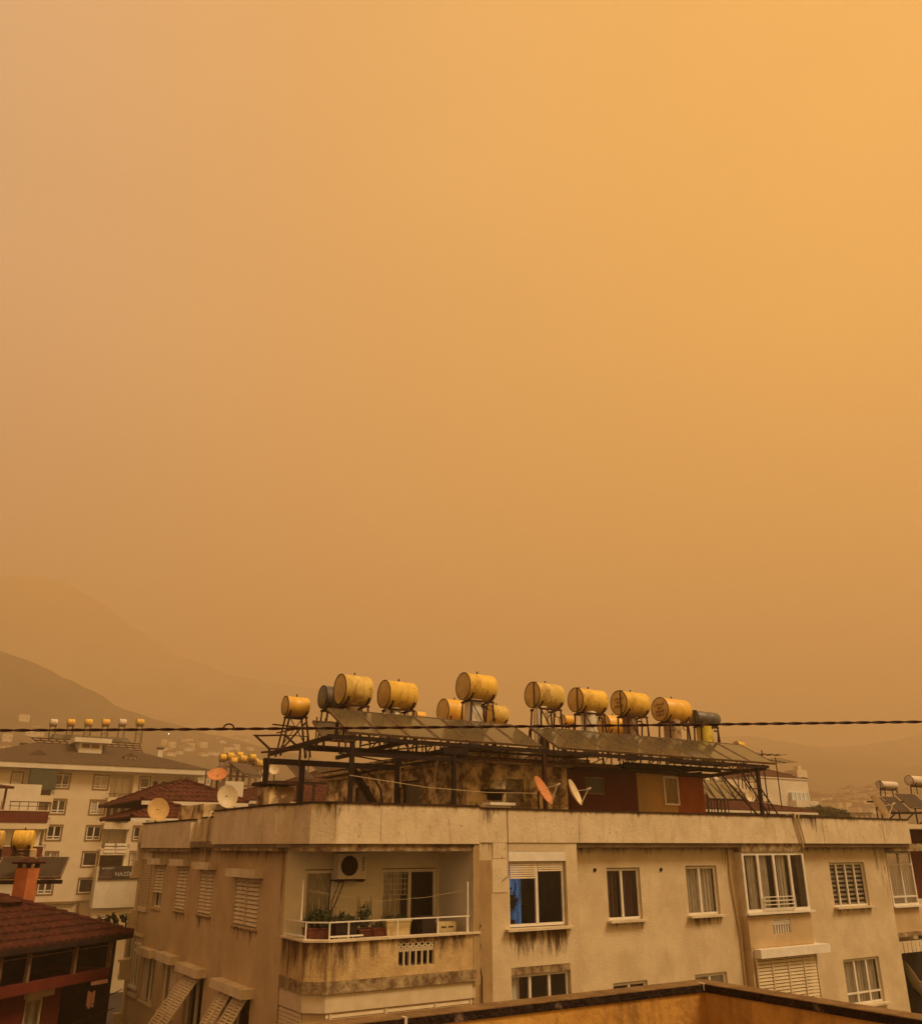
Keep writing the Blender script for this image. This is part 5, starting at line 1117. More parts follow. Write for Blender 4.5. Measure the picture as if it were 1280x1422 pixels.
# office box with black sign
bx0, bx1 = FM.un(131, 1240, DL + 2)[0], FM.un(193, 1240, DL + 2)[0]
m = MB(); zb0 = FM.un(160, 1261, DL + 2)[1]; zs0 = FM.un(160, 1222, DL + 2)[1]; zs1 = FM.un(160, 1203, DL + 2)[1]
m.box(FM, (bx0, bx1 + 4), (DL + .01, DL + 1.8), (zb0, zs1 - .1)); m.build('closed_balcony', M['house_white'], cb2)
m = MB(); m.box(FM, (bx0 + .2, bx1 + 4), (DL - .3, DL + 1.2), (-EZ, zb0 - .02)); m.build('shop_floor', M['house_cream'], cb2)
e = empty('sign', FM.p((bx0 + bx1) / 2, DL + 1.9, zs0), 'black sign board with pale capital letters above the white box balcony', 'sign')
m = MB(); m.box(FM, (bx0 + .25, bx1 + 4), (DL + 1.82, DL + 1.95), (zs0, zs1)); m.build('board', M['sign_black'], e)
hz = zs1 - zs0; pxm = (bx1 - bx0) / 62
text_mesh('lettering', 'NAZİFOĞ', M['sign_text'], e, FM.p(bx0 + 25 * pxm, DL + 1.97, zs0 + hz * .26), FM.r, (0, 0, 1), hz * .42, .02)
text_mesh('lettering', 'N', M['sign_text'], e, FM.p(bx0 + 53.5 * pxm, DL + 1.97, zs0 + hz * .66), FM.r, (0, 0, 1), hz * .38, .02)
text_mesh('lettering', 'AVUKAT', M['sign_text'], e, FM.p(bx0 + 6 * pxm, DL + 1.97, zs0 + hz * .76), FM.r, (0, 0, 1), hz * .24, .02)
m = MB()
for (x, y, w_) in ((11, .6, 7), (7, .44, 13), (4, .24, 17), (4, .12, 17)):
    for k in range(int(w_ / 1.3)): m.box(FM, (bx0 + (x + k * 1.3) * pxm, bx0 + (x + k * 1.3 + .9) * pxm), (DL + 1.95, DL + 1.97), (zs0 + hz * y, zs0 + hz * (y + .07)))
m.build('lettering', M['cyl_brown'], e)

# ---- building with dark red bands at the left edge
D3 = -66.0
b3 = empty('banded_building', FM.p(-22, D3 - 4, -EZ), 'pale building with dark red balcony bands at the left edge behind the tiled house', 'apartment block')
e3 = FM.un(64, 1140, D3)[0]; sl3 = FM.un(-80, 1140, D3)[0]
za, zb_ = FM.un(30, 1127, D3)[1], FM.un(30, 1143, D3)[1]; zc3, zd3 = FM.un(50, 1176, D3)[1], FM.un(50, 1190, D3)[1]
m = MB(); m.box(FM, (sl3, e3 - .2), (D3 - 8, D3 - .5), (-EZ, zb_ - .3)); m.box(FM, (sl3, e3 - .4), (D3 - 8, D3 - 3), (zb_ - .3, za + 2.4)); m.build('wall', M['house_white'], b3)
for z0, z1 in ((zb_, za), (zd3, zc3)):
    m = MB(); m.box(FM, (sl3, e3), (D3 - .6, D3 + .9), (z0, z1)); bb = m.build('balcony', M['band_red'], b3)
    m = MB(); m.box(FM, (sl3, e3 + .03), (D3 - .7, D3 + .95), (z1, z1 + .08)); m.box(FM, (sl3, e3 - .05), (D3 - .6, D3 + .85), (z0 - .5, z0)); m.build('ledge', M['house_cream'], bb)
m = MB()
for k in range(12): s = e3 - .3 - k * .7; m.bar(FM.p(s, D3 + .8, za + .05), FM.p(s, D3 + .8, za + .75), .05)
m.bar(FM.p(e3 - .1, D3 + .8, za + .75), FM.p(e3 - 3.2, D3 + .8, za + .75), .07); m.bar(FM.p(e3 - .1, D3 + .8, za + .4), FM.p(e3 - 3.2, D3 + .8, za + .4), .05); m.build('railing', M['rust'], bb)
m = MB(); m.bar(FM.p(FM.un(5, 1110, D3)[0], D3 + .6, za), FM.p(FM.un(7, 1100, D3)[0], D3 + .6, za + 1.9), .18); m.build('post', M['band_red'], b3)
m = MB(); s9 = FM.un(16, 1103, D3)[0]; m.hexa([FM.p(sl3, D3 + 1.2, za + 1.75), FM.p(s9, D3 + 1.2, za + 1.75), FM.p(s9 - 1, D3 - 3, za + 2.1), FM.p(sl3, D3 - 3, za + 2.1), FM.p(sl3, D3 + 1.2, za + 1.95), FM.p(s9, D3 + 1.2, za + 1.95), FM.p(s9 - 1, D3 - 3, za + 2.35), FM.p(sl3, D3 - 3, za + 2.35)]); m.build('roof', M['tile'], b3)

# ---- brick-red house with the big tiled roof, lower left
AH = R(18); tp = at_y(185, 1297, 30.0)
FH = Fr((tp.x, tp.y), AH); zt = tp.z - EZ
hs = empty('red_house', FH.p(-12, -5, -EZ), 'brick red house with large dark red tiled roof at the lower left', 'house')
hip_roof(FH, -26, 0, -11, 0, zt, .40, hs, 'tile', course=.36, name='roof', wave=.28, lip=.05)
m = MB(); m.box(FH, (-25.9, -.1), (-10.9, -.08), (zt - .14, zt - .015)); m.box(FH, (-26, 0), (-.10, 0.02), (zt - .12, zt + .02)); m.build('eave_board', M['dark_wood'], hs)
m = MB(); zf = FH.un(60, 1372, -.4)[1]
m.box(FH, (-25, -.8), (-10, -2.4), (-EZ, zt - .15)); m.build('wall', M['dark_wood'], hs)
b0 = FH.un(151, 1350, -.3)
zb1, zb0_ = FH.un(120, 1350, -.3)[1], FH.un(120, 1364, -.3)[1]
m = MB(); m.box(FH, (-25, b0[0]), (-.45, -.3), (zb0_, zb1)); m.box(FH, (b0[0] - .15, b0[0]), (-2.5, -.45), (zb0_, zb1)); m.box(FH, (-25, b0[0]), (-2.5, -.45), (zb0_, zb0_ + .12)); vb = m.build('balcony', M['house_red'], hs)
m = MB()
for x in (3, 42, 105, 152):
    s = FH.un(x, 1330, -.35)[0]; m.box(FH, (s - .05, s + .05), (-.42, -.32), (zb1, zt - .2))
m.bar(FH.p(-22, -.36, zb1 + .62), FH.p(b0[0], -.36, zb1 + .62), .03); m.build('veranda_post', M['cyl_brown'], hs)
m = MB(); ww = FH.un(84, 1390, -.9)[0]; ws0, ws1 = FH.un(36, 1390, -.9)[0], FH.un(62, 1390, -.9)[0]; zw1 = FH.un(50, 1385, -.9)[1]
wall(m, FH, (-25, ww), (-EZ, zb0_), -.9, [(ws0, ws1, zw1 - 1.5, zw1)], .15); m.quad(FH.p(ww, -.9, -EZ), FH.p(ww, -2.4, -EZ), FH.p(ww, -2.4, zb0_), FH.p(ww, -.9, zb0_)); m.build('lower_wall', M['house_red'], hs)
m = MB(); m.box(FH, (-.5, -.3), (-10, -.35), (-EZ, zt - .15)); m.build('end_wall', M['dark_wood'], hs)
w = window(FH, ws0 + .02, ws1 - .02, zw1 - 1.48, zw1 - .02, -.95, hs, 1, .08, 'curtain', 1, room=0, sill=False, frame='shutter')
m = MB(); m.box(FH, (ws0 - .1, ws1 + .15), (-.9, -.72), (zw1, zw1 + .22)); m.build('shutter_box', M['shutter'], w)
def chim(x0, x1, ybot, ytop, d, cap=True):
    s0 = FH.un(x0, ybot, d)[0]; s1 = s0 + .48; z0, z1 = FH.un(x0, ybot, d)[1], FH.un((x0 + x1) / 2, ytop, d)[1]
    m = MB(); m.box(FH, (s0, s1), (d - .48, d), (z0 - .8, z1)); c = m.build('chimney', M['orange_wall'], hs)
    m = MB()
    for a in (s0 + .02, s1 - .1):
        for b in (d - .46, d - .12): m.box(FH, (a, a + .1), (b, b + .1), (z1, z1 + .12))
    m.box(FH, (s0 - .1, s1 + .1), (d - .58, d + .1), (z1 + .12, z1 + .17)); m.build('chimney_cap', M['tile'], c)
    m = MB(); m.add([FH.p(s0 - .14, d + .14, z1 + .17), FH.p(s1 + .14, d + .14, z1 + .17), FH.p(s1 + .14, d - .62, z1 + .17), FH.p(s0 - .14, d - .62, z1 + .17), FH.p((s0 + s1) / 2, d - .24, z1 + .33)], [(0, 1, 4), (1, 2, 4), (2, 3, 4), (3, 0, 4), (0, 1, 2, 3)]); m.build('cap_tiles', M['tile'], c)
chim(26, 52, 1286, 1206, -2.6); chim(2, 20, 1288, 1262, -2.2)
# rack, collectors and two big tanks on it
D4 = 26.0
def hp(x, y, Y): return at_y(x, y, Y)
e = empty('collector_rack', hp(40, 1240, 25), 'steel rack with tilted dark collectors on the tiled roof at the left edge', 'rack')
A4 = R(75); q0 = hp(87, 1222, 29.5); FK = Fr((q0.x, q0.y), A4); zk = q0.z - EZ
m = MB(); m.box(FK, (-6, 0), (-.05, .05), (zk - .12, zk)); m.build('beam', M['steel'], e)
for k, s in enumerate((-.95, -2.75, -4.4)): MB().bar(FK.p(s, 0, zk - .1), FK.p(s - .1, -.1, zk - 1.7), .09).build('post', M['rust'], e)
zk2 = FK.un(40, 1193, -1.15)[1]; v4 = FK.p(0, -1.15, zk2) - FK.p(0, 0, zk + .02)
for k in range(5):
    collector(FK.p(-1.04 * (k + 1), 0, zk + .02) , FK.r, v4, .98, v4.length, f"dark collector on the tiled roof rack at the left edge, {ords[k]} from the right", 'collectors on the tiled roof rack', pm='panel_dark')
tank(19, 1166.5, 12.4, 48, -1.7, zk2 - .05, 'yellow water tank above the orange chimney at the left edge', f=FK, grp='tanks on the tiled roof rack', splay=.05)
tank(-22, 1167, 12.6, 6, -1.7, zk2 - .05, 'yellow water tank cut off by the left edge of the view', f=FK, grp='tanks on the tiled roof rack', splay=.05)
for x, l in ((28, 'squat cream cylinder under the left yellow tank'), (42, 'round cream cylinder right under the same tank')):
    s, z = FK.un(x, 1192, -1.7); m = MB(); m.lathe(FK.p(s, -1.7, z - .1), FK.p(s, -1.7, z + .3), [(0, .17), (.36, .17), (.4, .12)], 20); tag(m.build('cold_water_cylinder', M['cyl_tan'], smooth=True), l, 'water cylinder', 'cream cylinders on the tiled roof rack')
# climbing plant over the eave, courtyard odds and ends
m = MB(); rnd = random.Random(3)
for x in (142, 150, 156, 164, 174):
    b_ = hp(x, 1290, 31.5); t_ = hp(x + rnd.uniform(-4, 4), 1276 + rnd.uniform(-3, 4), 31.5); m.tube([b_, (b_ + t_) / 2 + Vector((.05, 0, 0)), t_], .03, 5); leaves(m, t_, (.16, .12, .16), 26, .07, seed=x)
tag(m.build('climbing_plant', M['leaf'], loc=hp(155, 1290, 31.5) - Vector((0, 0, 12))), 'sparse dark climber tips sticking up over the tiled roof corner', 'plant')
m = MB(); a, b = hp(126, 1366.5, 29.0), hp(149, 1362.5, 29.3); m.bar(a, b, .1); tag(m.build('awning_rail', M['cloth']), 'pale pink bar under the red balcony in the dark courtyard', 'rail')
m = MB(); c = hp(124, 1400, 29); n_ = 8; m.v += [c + Vector((-.11 + .22 * k / n_, .03 * math.sin(k * 1.9), (.0 if t else .42) + .03 * math.sin(k * 1.1 + t))) for k in range(n_ + 1) for t in (0, 1)]; m.f += [(2 * k, 2 * k + 2, 2 * k + 3, 2 * k + 1) for k in range(n_)]; tag(m.build('laundry', M['cloth']), 'small pink cloth of laundry hanging in the dark courtyard', 'laundry')
for i, (x0, y0, x1, y1) in enumerate(((126, 1396, 170, 1374), (100, 1422, 160, 1400))):
    m = MB(); m.bar(hp(x0, y0, 29), hp(x1, y1, 29.3), .025); tag(m.build('wire', M['cap']), ('upper' if i == 0 else 'lower') + ' slack line crossing the dark courtyard', 'wire')

# ---- small red roofed houses behind the side parapet
def house(name, label, d, x0, x1, yeave, deep, slope, wallm='house_cream', roofm='tile2', zlow=None, over=.5, wave=0, f=FM, wins=3, course=.4, ovs=None):
    ovs = ovs or over
    s0, z = f.un(x0, yeave, d); s1, _ = f.un(x1, yeave, d); z = (z + f.un(x1, yeave, d)[1]) / 2 if abs(x1 - x0) > 400 else z
    e = empty(name, f.p((s0 + s1) / 2, d - deep / 2, -EZ), label, 'house')
    if zlow is None: zlow = -EZ
    hs_ = []
    if wins:
        w = (s1 - s0 - 2 * over) / wins
        for k in range(wins):
            c = s0 + over + w * (k + .5)
            hs_.append((c - min(.6, w * .3), c + min(.6, w * .3), z - 1.7, z - .5))
    m = MB(); wall(m, f, (s0 + ovs, s1 - over), (zlow, z), d - over, hs_, .2); m.box(f, (s0 + ovs, s1 - over), (d - deep + over, d - over - .7), (zlow, z))
    for u in (s0 + ovs, s1 - over): m.quad(f.p(u, d - over, zlow), f.p(u, d - over - .7, zlow), f.p(u, d - over - .7, z), f.p(u, d - over, z))
    m.build('wall', M[wallm], e)
    for h_ in hs_: simple_window(f, *h_, d - over, e, cur=bool(len(hs_) % 2), sur=False)
    hip_roof(f, s0, s1, d - deep, d, z + .02, slope, e, roofm, course=course, wave=wave, ridgecap=True)
    m = MB(); m.box(f, (s0, s1), (d - .06, d + .02), (z - .16, z)); m.build('eave_board', M['house_white'], e)
    return e, s0, s1, z
e1, *_ = house('red_roof_house', 'house with a low red hipped roof behind the two dishes on the side parapet', -20, 197, 345, 1112, 9, .42, 'house_red', wave=.3, ovs=3.9, wins=0)
house('red_roof_house', 'small red roof corner jutting out left of the tan dish', -18, 182, 300, 1136, 6, .35, 'house_cream', wave=.3, wins=0, ovs=4.6)
house('red_roof_house', 'long red roofed house seen under the steel frame beside the chimney stump', -30, 338, 545, 1112, 14, .30, 'house_white', wave=.3, wins=5)
house('red_roof_house', 'red roofed house half hidden behind the left penthouse corner', -44, 400, 640, 1103, 15, .40, 'house_cream', wins=6)
s, z = FM.un(321, 1100, -22); m = MB(); m.box(FM, (s - .45, s + .45), (-22.5, -21.6), (z - 4, FM.un(321, 1086, -22)[1])); tag(m.build('white_chimney', M['house_white'], loc=FM.p(s, -22, z - 4)), 'white chimney stack carrying the rusty orange dish', 'chimney')
# pile of yellow tanks on a far block, and panels under the frame
D5 = -78
s0, z0 = FM.un(300, 1085, D5); s1, _ = FM.un(372, 1085, D5)
e = empty('tank_platform', FM.p((s0 + s1) / 2, D5, z0), 'dark open steel platform with a pitched collector below the far crowd of yellow tanks', 'platform')
m = MB()
for k in range(9):
    s = s0 + (s1 - s0) * k / 8; m.bar(FM.p(s, D5, z0 - 2), FM.p(s, D5, z0 + 1.6), .18); m.bar(FM.p(s, D5 - 4, z0 - 2), FM.p(s, D5 - 4, z0 + 1.6), .18)
for z in (z0 + 1.6, z0 + .6, z0 - .4): m.box(FM, (s0, s1), (D5 - .1, D5 + .1), (z - .1, z + .1))
m.box(FM, (s0, s1), (D5 - 4, D5), (z0 - 2.3, z0 - 2)); m.build('frame', M['cyl_brown'], e)
a = FM.un(322, 1060, D5 + 1); b = FM.un(342, 1077, D5 + 4)
pl = FM.p(a[0] + 2.4, D5 + 3, z0 - .6)
m = MB(); m.hexa([FM.p(FM.un(338, 1076, D5 + 3)[0], D5 + 3, FM.un(338, 1076, D5 + 3)[1] + dz) for dz in (0,)] + [FM.p(FM.un(362, 1079, D5 + 3)[0], D5 + 3, FM.un(362, 1079, D5 + 3)[1]), FM.p(FM.un(349, 1064, D5)[0], D5, FM.un(349, 1064, D5)[1]), FM.p(FM.un(317, 1059, D5)[0], D5, FM.un(317, 1059, D5)[1])] + [FM.p(FM.un(338, 1076, D5 + 3)[0], D5 + 3, FM.un(338, 1076, D5 + 3)[1] + .15), FM.p(FM.un(362, 1079, D5 + 3)[0], D5 + 3, FM.un(362, 1079, D5 + 3)[1] + .15), FM.p(FM.un(349, 1064, D5)[0], D5, FM.un(349, 1064, D5)[1] + .15), FM.p(FM.un(317, 1059, D5)[0], D5, FM.un(317, 1059, D5)[1] + .15)]); m.build('collector_glass', M['brown_roof'], e)
far_tanks = [(308, 1052), (318, 1050), (327, 1053), (336, 1054), (345, 1056), (353, 1058), (323, 1057), (341, 1060), (331, 1049), (349, 1052), (359, 1061)]
for i, (x, y) in enumerate(far_tanks): tank(x - 3, y, 4.8, x + 6, D5 - 2 - (i % 3), z0 + 1.2, 'small yellow tank in the far crowd of tanks left of the steel frame', grp='crowd of far yellow tanks', splay=.02)
for i, x in enumerate((400, 436, 462)):
    s, z = FM.un(x, 1082, -26); s2 = FM.un(x + 22, 1082, -26)[0]; zt5 = FM.un(x - 8, 1062, -28)[1]
    collector(FM.p(s + .6, -26, z), FM.r, FM.p(0, -28, zt5) - FM.p(0, -26, z), (s2 - s), 2.6, f"collector seen under the steel frame over the red roofs, {ords[i]} from the left", 'collectors seen under the steel frame', pm='panel_dark')
m = MB(); s, z = FM.un(380, 1083, -26); s2 = FM.un(490, 1083, -26)[0]; m.bar(FM.p(s, -26, z - .1), FM.p(s2, -26, z - .1), .12)
for k in range(5): q = s + (s2 - s) * (k + .5) / 5; m.bar(FM.p(q, -26, z - .1), FM.p(q, -26, z - 3), .1)
tag(m.build('collector_stand', M['steel'], loc=FM.p((s + s2) / 2, -26, z - 3)), 'dark stand under the collectors over the red roofs', 'stand')
for i, (x, y, r) in enumerate(((381, 1068, 7), (369, 1071, 5), (368, 1082, 5.5), (430, 1035, 3))): dish(x, y, -24 - i, r, (.1, -.95, .25), ['round pale dish framed by the leftmost steel post', 'small pale dish left of the round one under the frame', 'lower pale dish beside the leftmost steel post', 'tiny dish on the mast between the racks'][i], 'dish', base=1.2 if i < 3 else 3.3, arm=False)

# ---- right side beyond the parapet
wh, s0, s1, z = house('white_house', 'distant white house with a brown roof right of the ladder', -62, 1050, 1121, 1078, 12, .35, 'house_white', 'tile2', wins=0, over=.1)
w_s0, w_z = FM.un(1097, 1112, -62); w_s1 = FM.un(1116, 1112, -62)[0]
m = MB(); m.box(FM, (w_s0, w_s1 + .6), (-62.08, -61.6), (w_z, FM.un(1100, 1101, -62)[1])); m.build('glazed_bay', M['bluecloth'], wh)
m = MB(); m.box(FM, (w_s0 - .3, w_s1 + 1.6), (-62.1, -60.8), (w_z - .9, w_z)); m.build('balcony', M['house_white'], wh)
m = MB()
for k in range(5): q = w_s0 + (w_s1 + .6 - w_s0) * k / 4; m.box(FM, (q - .08, q + .08), (-61.6, -61.5), (w_z, FM.un(1100, 1101, -62)[1]))
m.build('glazing_bar', M['white'], wh)
m = MB(); s = FM.un(1113, 1075, -64)[0]; z = FM.un(1113, 1079, -64)[1]; m.box(FM, (s - .4, s + .4), (-65, -64.2), (z - .5, z + 1.6)); m.box(FM, (s - 3, s - .8), (-64.6, -62.5), (z - .4, z + .75)); m.build('chimney', M['house_cream'], wh)
house('red_roof_house', 'wide low red roof just beyond the right part of the parapet', -24, 975, 1135, 1124, 14, .22, 'house_red', wave=.3, wins=0)
e = empty('collector_rack', FM.p(8, -15, .5), 'rack of three pale collectors with tanks seen between penthouse and ladder', 'rack')
m = MB()
for k in range(5):
    x = 978 + k * 14; s, z = FM.un(x + 16, 1110, -14); s2, z2 = FM.un(x - 4, 1080, -16.5); m.bar(FM.p(s, -14, z), FM.p(s2, -16.5, z2), .06)
m.bar(FM.p(FM.un(985, 1110, -14)[0], -14, FM.un(985, 1110, -14)[1]), FM.p(FM.un(1052, 1112, -14)[0], -14, FM.un(1052, 1112, -14)[1]), .1); m.build('rails', M['steel'], e)
m = MB(); P4 = [FM.p(FM.un(986, 1109, -14)[0], -14, FM.un(986, 1109, -14)[1]), FM.p(FM.un(1050, 1111, -14)[0], -14, FM.un(1050, 1111, -14)[1]), FM.p(FM.un(1010, 1086, -16.5)[0], -16.5, FM.un(1010, 1086, -16.5)[1]), FM.p(FM.un(972, 1084, -16.5)[0], -16.5, FM.un(972, 1084, -16.5)[1])]
m.hexa([p - Vector((0, 0, .05)) for p in P4] + [p - Vector((0, 0, .01)) for p in P4]); m.build('collector_glass', M['panel'], e)
for i, x in enumerate((978, 991, 1001)): tank(x - 2, 1083, 4, x + 4, -17, 1.5, f"small pale tank between penthouse and ladder, {ords[i]} from the left", 'tank_white', 'tank_white', grp='pale tanks behind the penthouse', splay=.02)
m = MB(); m.box(FM, (FM.un(1000, 1120, -30)[0], FM.un(1050, 1120, -30)[0]), (-36, -30), (-EZ, FM.un(1020, 1083, -30)[1])); bw = tag(m.build('plain_house', M['house_cream'], loc=FM.p(20, -33, -EZ)), 'plain cream house wall behind the ladder and the small dish', 'house')
# far right: collectors, tanks and the dark red building
D6 = -9.0
zz = FM.un(1240, 1128, D6)
r6 = empty('red_building', FM.p(22, -8, -EZ), 'dark red building with white window at the right edge beyond the cream block', 'building')
s0 = FM.un(1262, 1160, -4)[0]
m = MB(); m.box(FM, (16.2, 30), (-12, -4), (-EZ, .72)); m.build('wall', M['maroon'], r6)
m = MB(); m.box(FM, (16.1, 30), (-4.0, -2.6), (.72, .9)); m.box(FM, (16.15, 30), (-4, -3.7), (-.05, .05)); m.box(FM, (16.1, 30), (-4, -3.2), (-2.35, -2.15)); m.build('ledge', M['house_cream'], r6)
q = FM.un(1250, 1182, -4); q2 = FM.un(1277, 1198, -4)
window(FM, 16.9, 18.9, -1.55, -.3, -3.95, r6, 2, .09, 'curtain', 1, room=0, sill=.1, sillmat='white')
m = MB(); m.box(FM, (16.2, 30), (-3.98, -3.9), (-6, -3.4)); m.build('opening_shade_panel', M['black'], r6)  # flat black panel painting the shade of a deep opening
# deck that carries the dish and chair at right edge
m = MB(); m.box(FM, (15.25, 17.5), (-3.5, .4), (-5.5, -5.35)); m.build('balcony', M['house_cream'], r6)
m = MB(); m.bar(FM.p(15.4, .2, -5.33), FM.p(16.0, -.3, -4.75), .05); m.bar(FM.p(15.9, .2, -5.33), FM.p(15.4, -.2, -4.75), .05); m.bar(FM.p(15.4, .1, -4.95), FM.p(16.1, -.2, -4.9), .05); tag(m.build('trestle', M['grey_box']), 'pale folding trestle legs below the edge on dish at the right', 'trestle')
def rcol(x0, y0, x1, y1, xt, yt, d, dt, label):
    s0, z0 = FM.un(x0, y0, d); s1, _ = FM.un(x1, y1, d); st, zt6 = FM.un(xt, yt, dt)
    collector(FM.p(s0, d, z0), FM.r, FM.p(s0, dt, zt6) - FM.p(s0, d, z0), s1 - s0, (FM.p(s0, dt, zt6) - FM.p(s0, d, z0)).length, label, 'collectors beyond the right end of the parapet', pm='panel_dark')
rcol(1230, 1127, 1243, 1127, 1219, 1108, -8, -8.75, 'dark collector right behind the edge on dish')
rcol(1246, 1127, 1263, 1127, 1240, 1108, -8, -8.75, 'dark collector in the middle of the three at the right edge')
rcol(1264, 1123, 1290, 1123, 1257, 1104, -8, -8.75, 'dark collector cut by the right edge of the view')
m = MB()
a, b = FM.un(1229, 1128, -8), FM.un(1290, 1128, -8); m.bar(FM.p(a[0], -8, a[1] - .05), FM.p(b[0], -8, b[1] - .05), .12); m.bar(FM.p(a[0] - .1, -8.85, a[1] + .55), FM.p(b[0], -8.85, b[1] + .55), .08)
for k in range(4): q = a[0] + 1 + k * 1.6; m.bar(FM.p(q, -8, a[1]), FM.p(q - .8, -8.6, .9), .06); m.bar(FM.p(q, -8.85, a[1] + .5), FM.p(q, -8.85, .9), .06)
tag(m.build('collector_stand', M['steel'], loc=FM.p(22, -8, .9)), 'dark stand under the three collectors at the right edge', 'stand')
tank(1221, 1090, 5.2, 1244, -10.2, FM.un(1230, 1106, -10.2)[1], 'small cream tank on a rusty stand above the edge on dish', 'tank_white', 'tank_white', grp='cream tanks at the right edge', strap=True, splay=.04)
tank(1262, 1084, 6.5, 1296, -9.8, FM.un(1268, 1103, -9.8)[1], 'cream tank cut by the right edge of the view', 'tank_white', 'tank_white', grp='cream tanks at the right edge', splay=.04)

# ---- tree mass and the far town
def tree(c, rad, n, size, label, seed, trunk=3.0, grp=None):
    e = empty('tree', Vector((c[0], c[1], 0)), label, 'tree', grp)
    rnd = random.Random(seed); tb = Vector((c[0], c[1], max(0, c[2] - rad[2] - trunk))); e.location = tb
    m = MB(); m.tube([tb, Vector(c) - Vector((0, 0, rad[2] * .4)), Vector(c) + Vector((.3, 0, rad[2] * .4))], [.28, .18, .06], 7)
    for k in range(9):
        t = Vector(c) + Vector((rnd.uniform(-.7, .7) * rad[0], rnd.uniform(-.7, .7) * rad[1], rnd.uniform(-.3, .7) * rad[2])); m.tube([Vector(c) - Vector((0, 0, rad[2] * rnd.uniform(.1, .7))), t], [.1, .02], 5)
    m.build('trunk', M['bark'], e)
    m = MB(); 
    for k in range(9):
        cc = Vector(c) + Vector((rnd.uniform(-.65, .65) * rad[0], rnd.uniform(-.65, .65) * rad[1], rnd.uniform(-.5, .5) * rad[2])); leaves(m, cc, (rad[0] * .5, rad[1] * .5, rad[2] * .5), n // 9, size, seed=seed * 10 + k)
    m.build('crown', M['tree_leaf'], e)
for i, (x, y, Y, r) in enumerate(((1134, 1134, 95, 1.7), (1148, 1133, 97, 1.9), (1162, 1135, 96, 1.6))):
    c = at_y(x, y, Y); tree(tuple(c), (r, r, r * .7), 1800, .2, ['dark bushy tree top beside the red roof on the right', 'middle dark tree top above the parapet on the right', 'rightmost dark tree top next to the row of pale roofs'][i], 40 + i, 6)
for i, x in enumerate((1176, 1184, 1192, 1200, 1207)):
    c = at_y(x, 1133, 110); m = MB()
    m.box(FM, *[(FM.un(x - 3, 1133, -80)[0], FM.un(x + 3.6, 1133, -80)[0]), (-83, -80), (FM.un(x, 1139, -80)[1], FM.un(x, 1130, -80)[1])]); b_ = m.build('roof_shed', M['house_white']); tag(b_, f"small pale roof hut just above the right parapet, {ords[i]} from the left", 'hut', 'row of pale roof huts')
    s0 = FM.un(x - 3, 1133, -80)[0]; s1 = FM.un(x + 3.6, 1133, -80)[0]; zt7 = FM.un(x, 1130, -80)[1]
    b_.name = 'roof_shed'
    m = MB(); m.box(FM, (s0 - .1, s1 + .1), (-83.1, -79.7), (zt7 + .002, zt7 + .18)); m.box(FM, (s0 + .2, s1 - .2), (-79.99, -79.95), (zt7 - .75, zt7 - .3)); m.build('roof_edge', M['cyl_brown'], b_)

bpy.context.view_layer.update()
# hillside houses: each on the terrain
import mathutils
hills = [o for o in bpy.data.objects if o.get('kind') == 'structure' and o.type == 'MESH' and o.name.startswith('hill')]
def ground_hit(x, y):
    """first hit of a sight line with the terrain, world coordinates"""
    best = None; o = Vector((0, 0, EZ)); d = ray(x, y).normalized()
    for h in hills:
        ok, loc, nn, ix = h.ray_cast(o - h.location, d)
        if ok:
            loc = loc + h.location
            if best is None or (loc - o).length < (best - o).length: best = loc
    return best
rnd = random.Random(21)
def far_house(x, y, w, dd, h, light, label, grp):
    p = ground_hit(x, y)
    if p is None: return
    an = rnd.choice([A, A + R(12), A - R(20), R(40)])
    f = Fr((p.x, p.y), an); z0 = p.z - EZ - 1.5
    e = empty('far_house', p - Vector((0, 0, 1.5)), label, 'house', grp)
    MB().box(f, (-w / 2, w / 2), (-dd / 2, dd / 2), (z0, z0 + h + 1.5)).build('wall', M[light], e)
    zt = z0 + h + 1.5; m = MB(); c = [f.p(a * (w / 2 + .4), b * (dd / 2 + .4), zt + .01) for a, b in ((-1, 1), (1, 1), (1, -1), (-1, -1))]; r0, r1 = f.p(-w * .2, 0, zt + 2), f.p(w * .2, 0, zt + 2)
    m.add(c + [r0, r1], [(0, 1, 5, 4), (1, 2, 5), (2, 3, 4, 5), (3, 0, 4), (0, 3, 2, 1)]); m.build('roof', M['tile2' if rnd.random() < .6 else 'brown_roof'], e)
    for k in range(max(2, int(w / 3))):
        for q in range(max(1, int(h / 3))):
            s = -w / 2 + w * (k + .5) / max(2, int(w / 3)); MB().box(f, (s - .55, s + .55), (dd / 2, dd / 2 + .05), (z0 + 2.4 + q * 3, z0 + 3.7 + q * 3)).build('window', M['room'], e)
    return e
gR, gL = 'hazy houses on the right hillside', 'hazy houses on the left hillside'
for i in range(60):
    x = rnd.uniform(1118, 1228); y = rnd.uniform(1098, 1130)
    if x < 1160: y = rnd.uniform(1108, 1122)
    far_house(x, y, rnd.uniform(6, 10), rnd.uniform(6, 8), rnd.choice([3.0, 3.0, 5.5]), rnd.choice(['house_white', 'house_cream', 'house_cream']), 'hazy pale house in the hillside town between the tree tops and the right edge', gR)
for i in range(34):
    x, y = rnd.choice([(rnd.uniform(0, 60), rnd.uniform(1000, 1045)), (rnd.uniform(255, 350), rnd.uniform(1020, 1050)), (rnd.uniform(225, 300), rnd.uniform(1030, 1050)), (rnd.uniform(225, 350), rnd.uniform(1025, 1050))])
    far_house(x, y, rnd.uniform(6, 9), rnd.uniform(6, 8), rnd.choice([2.6, 2.6, 5]), rnd.choice(['house_white', 'house_cream']), 'hazy pale house scattered on the slope below the dark left ridge', gL)
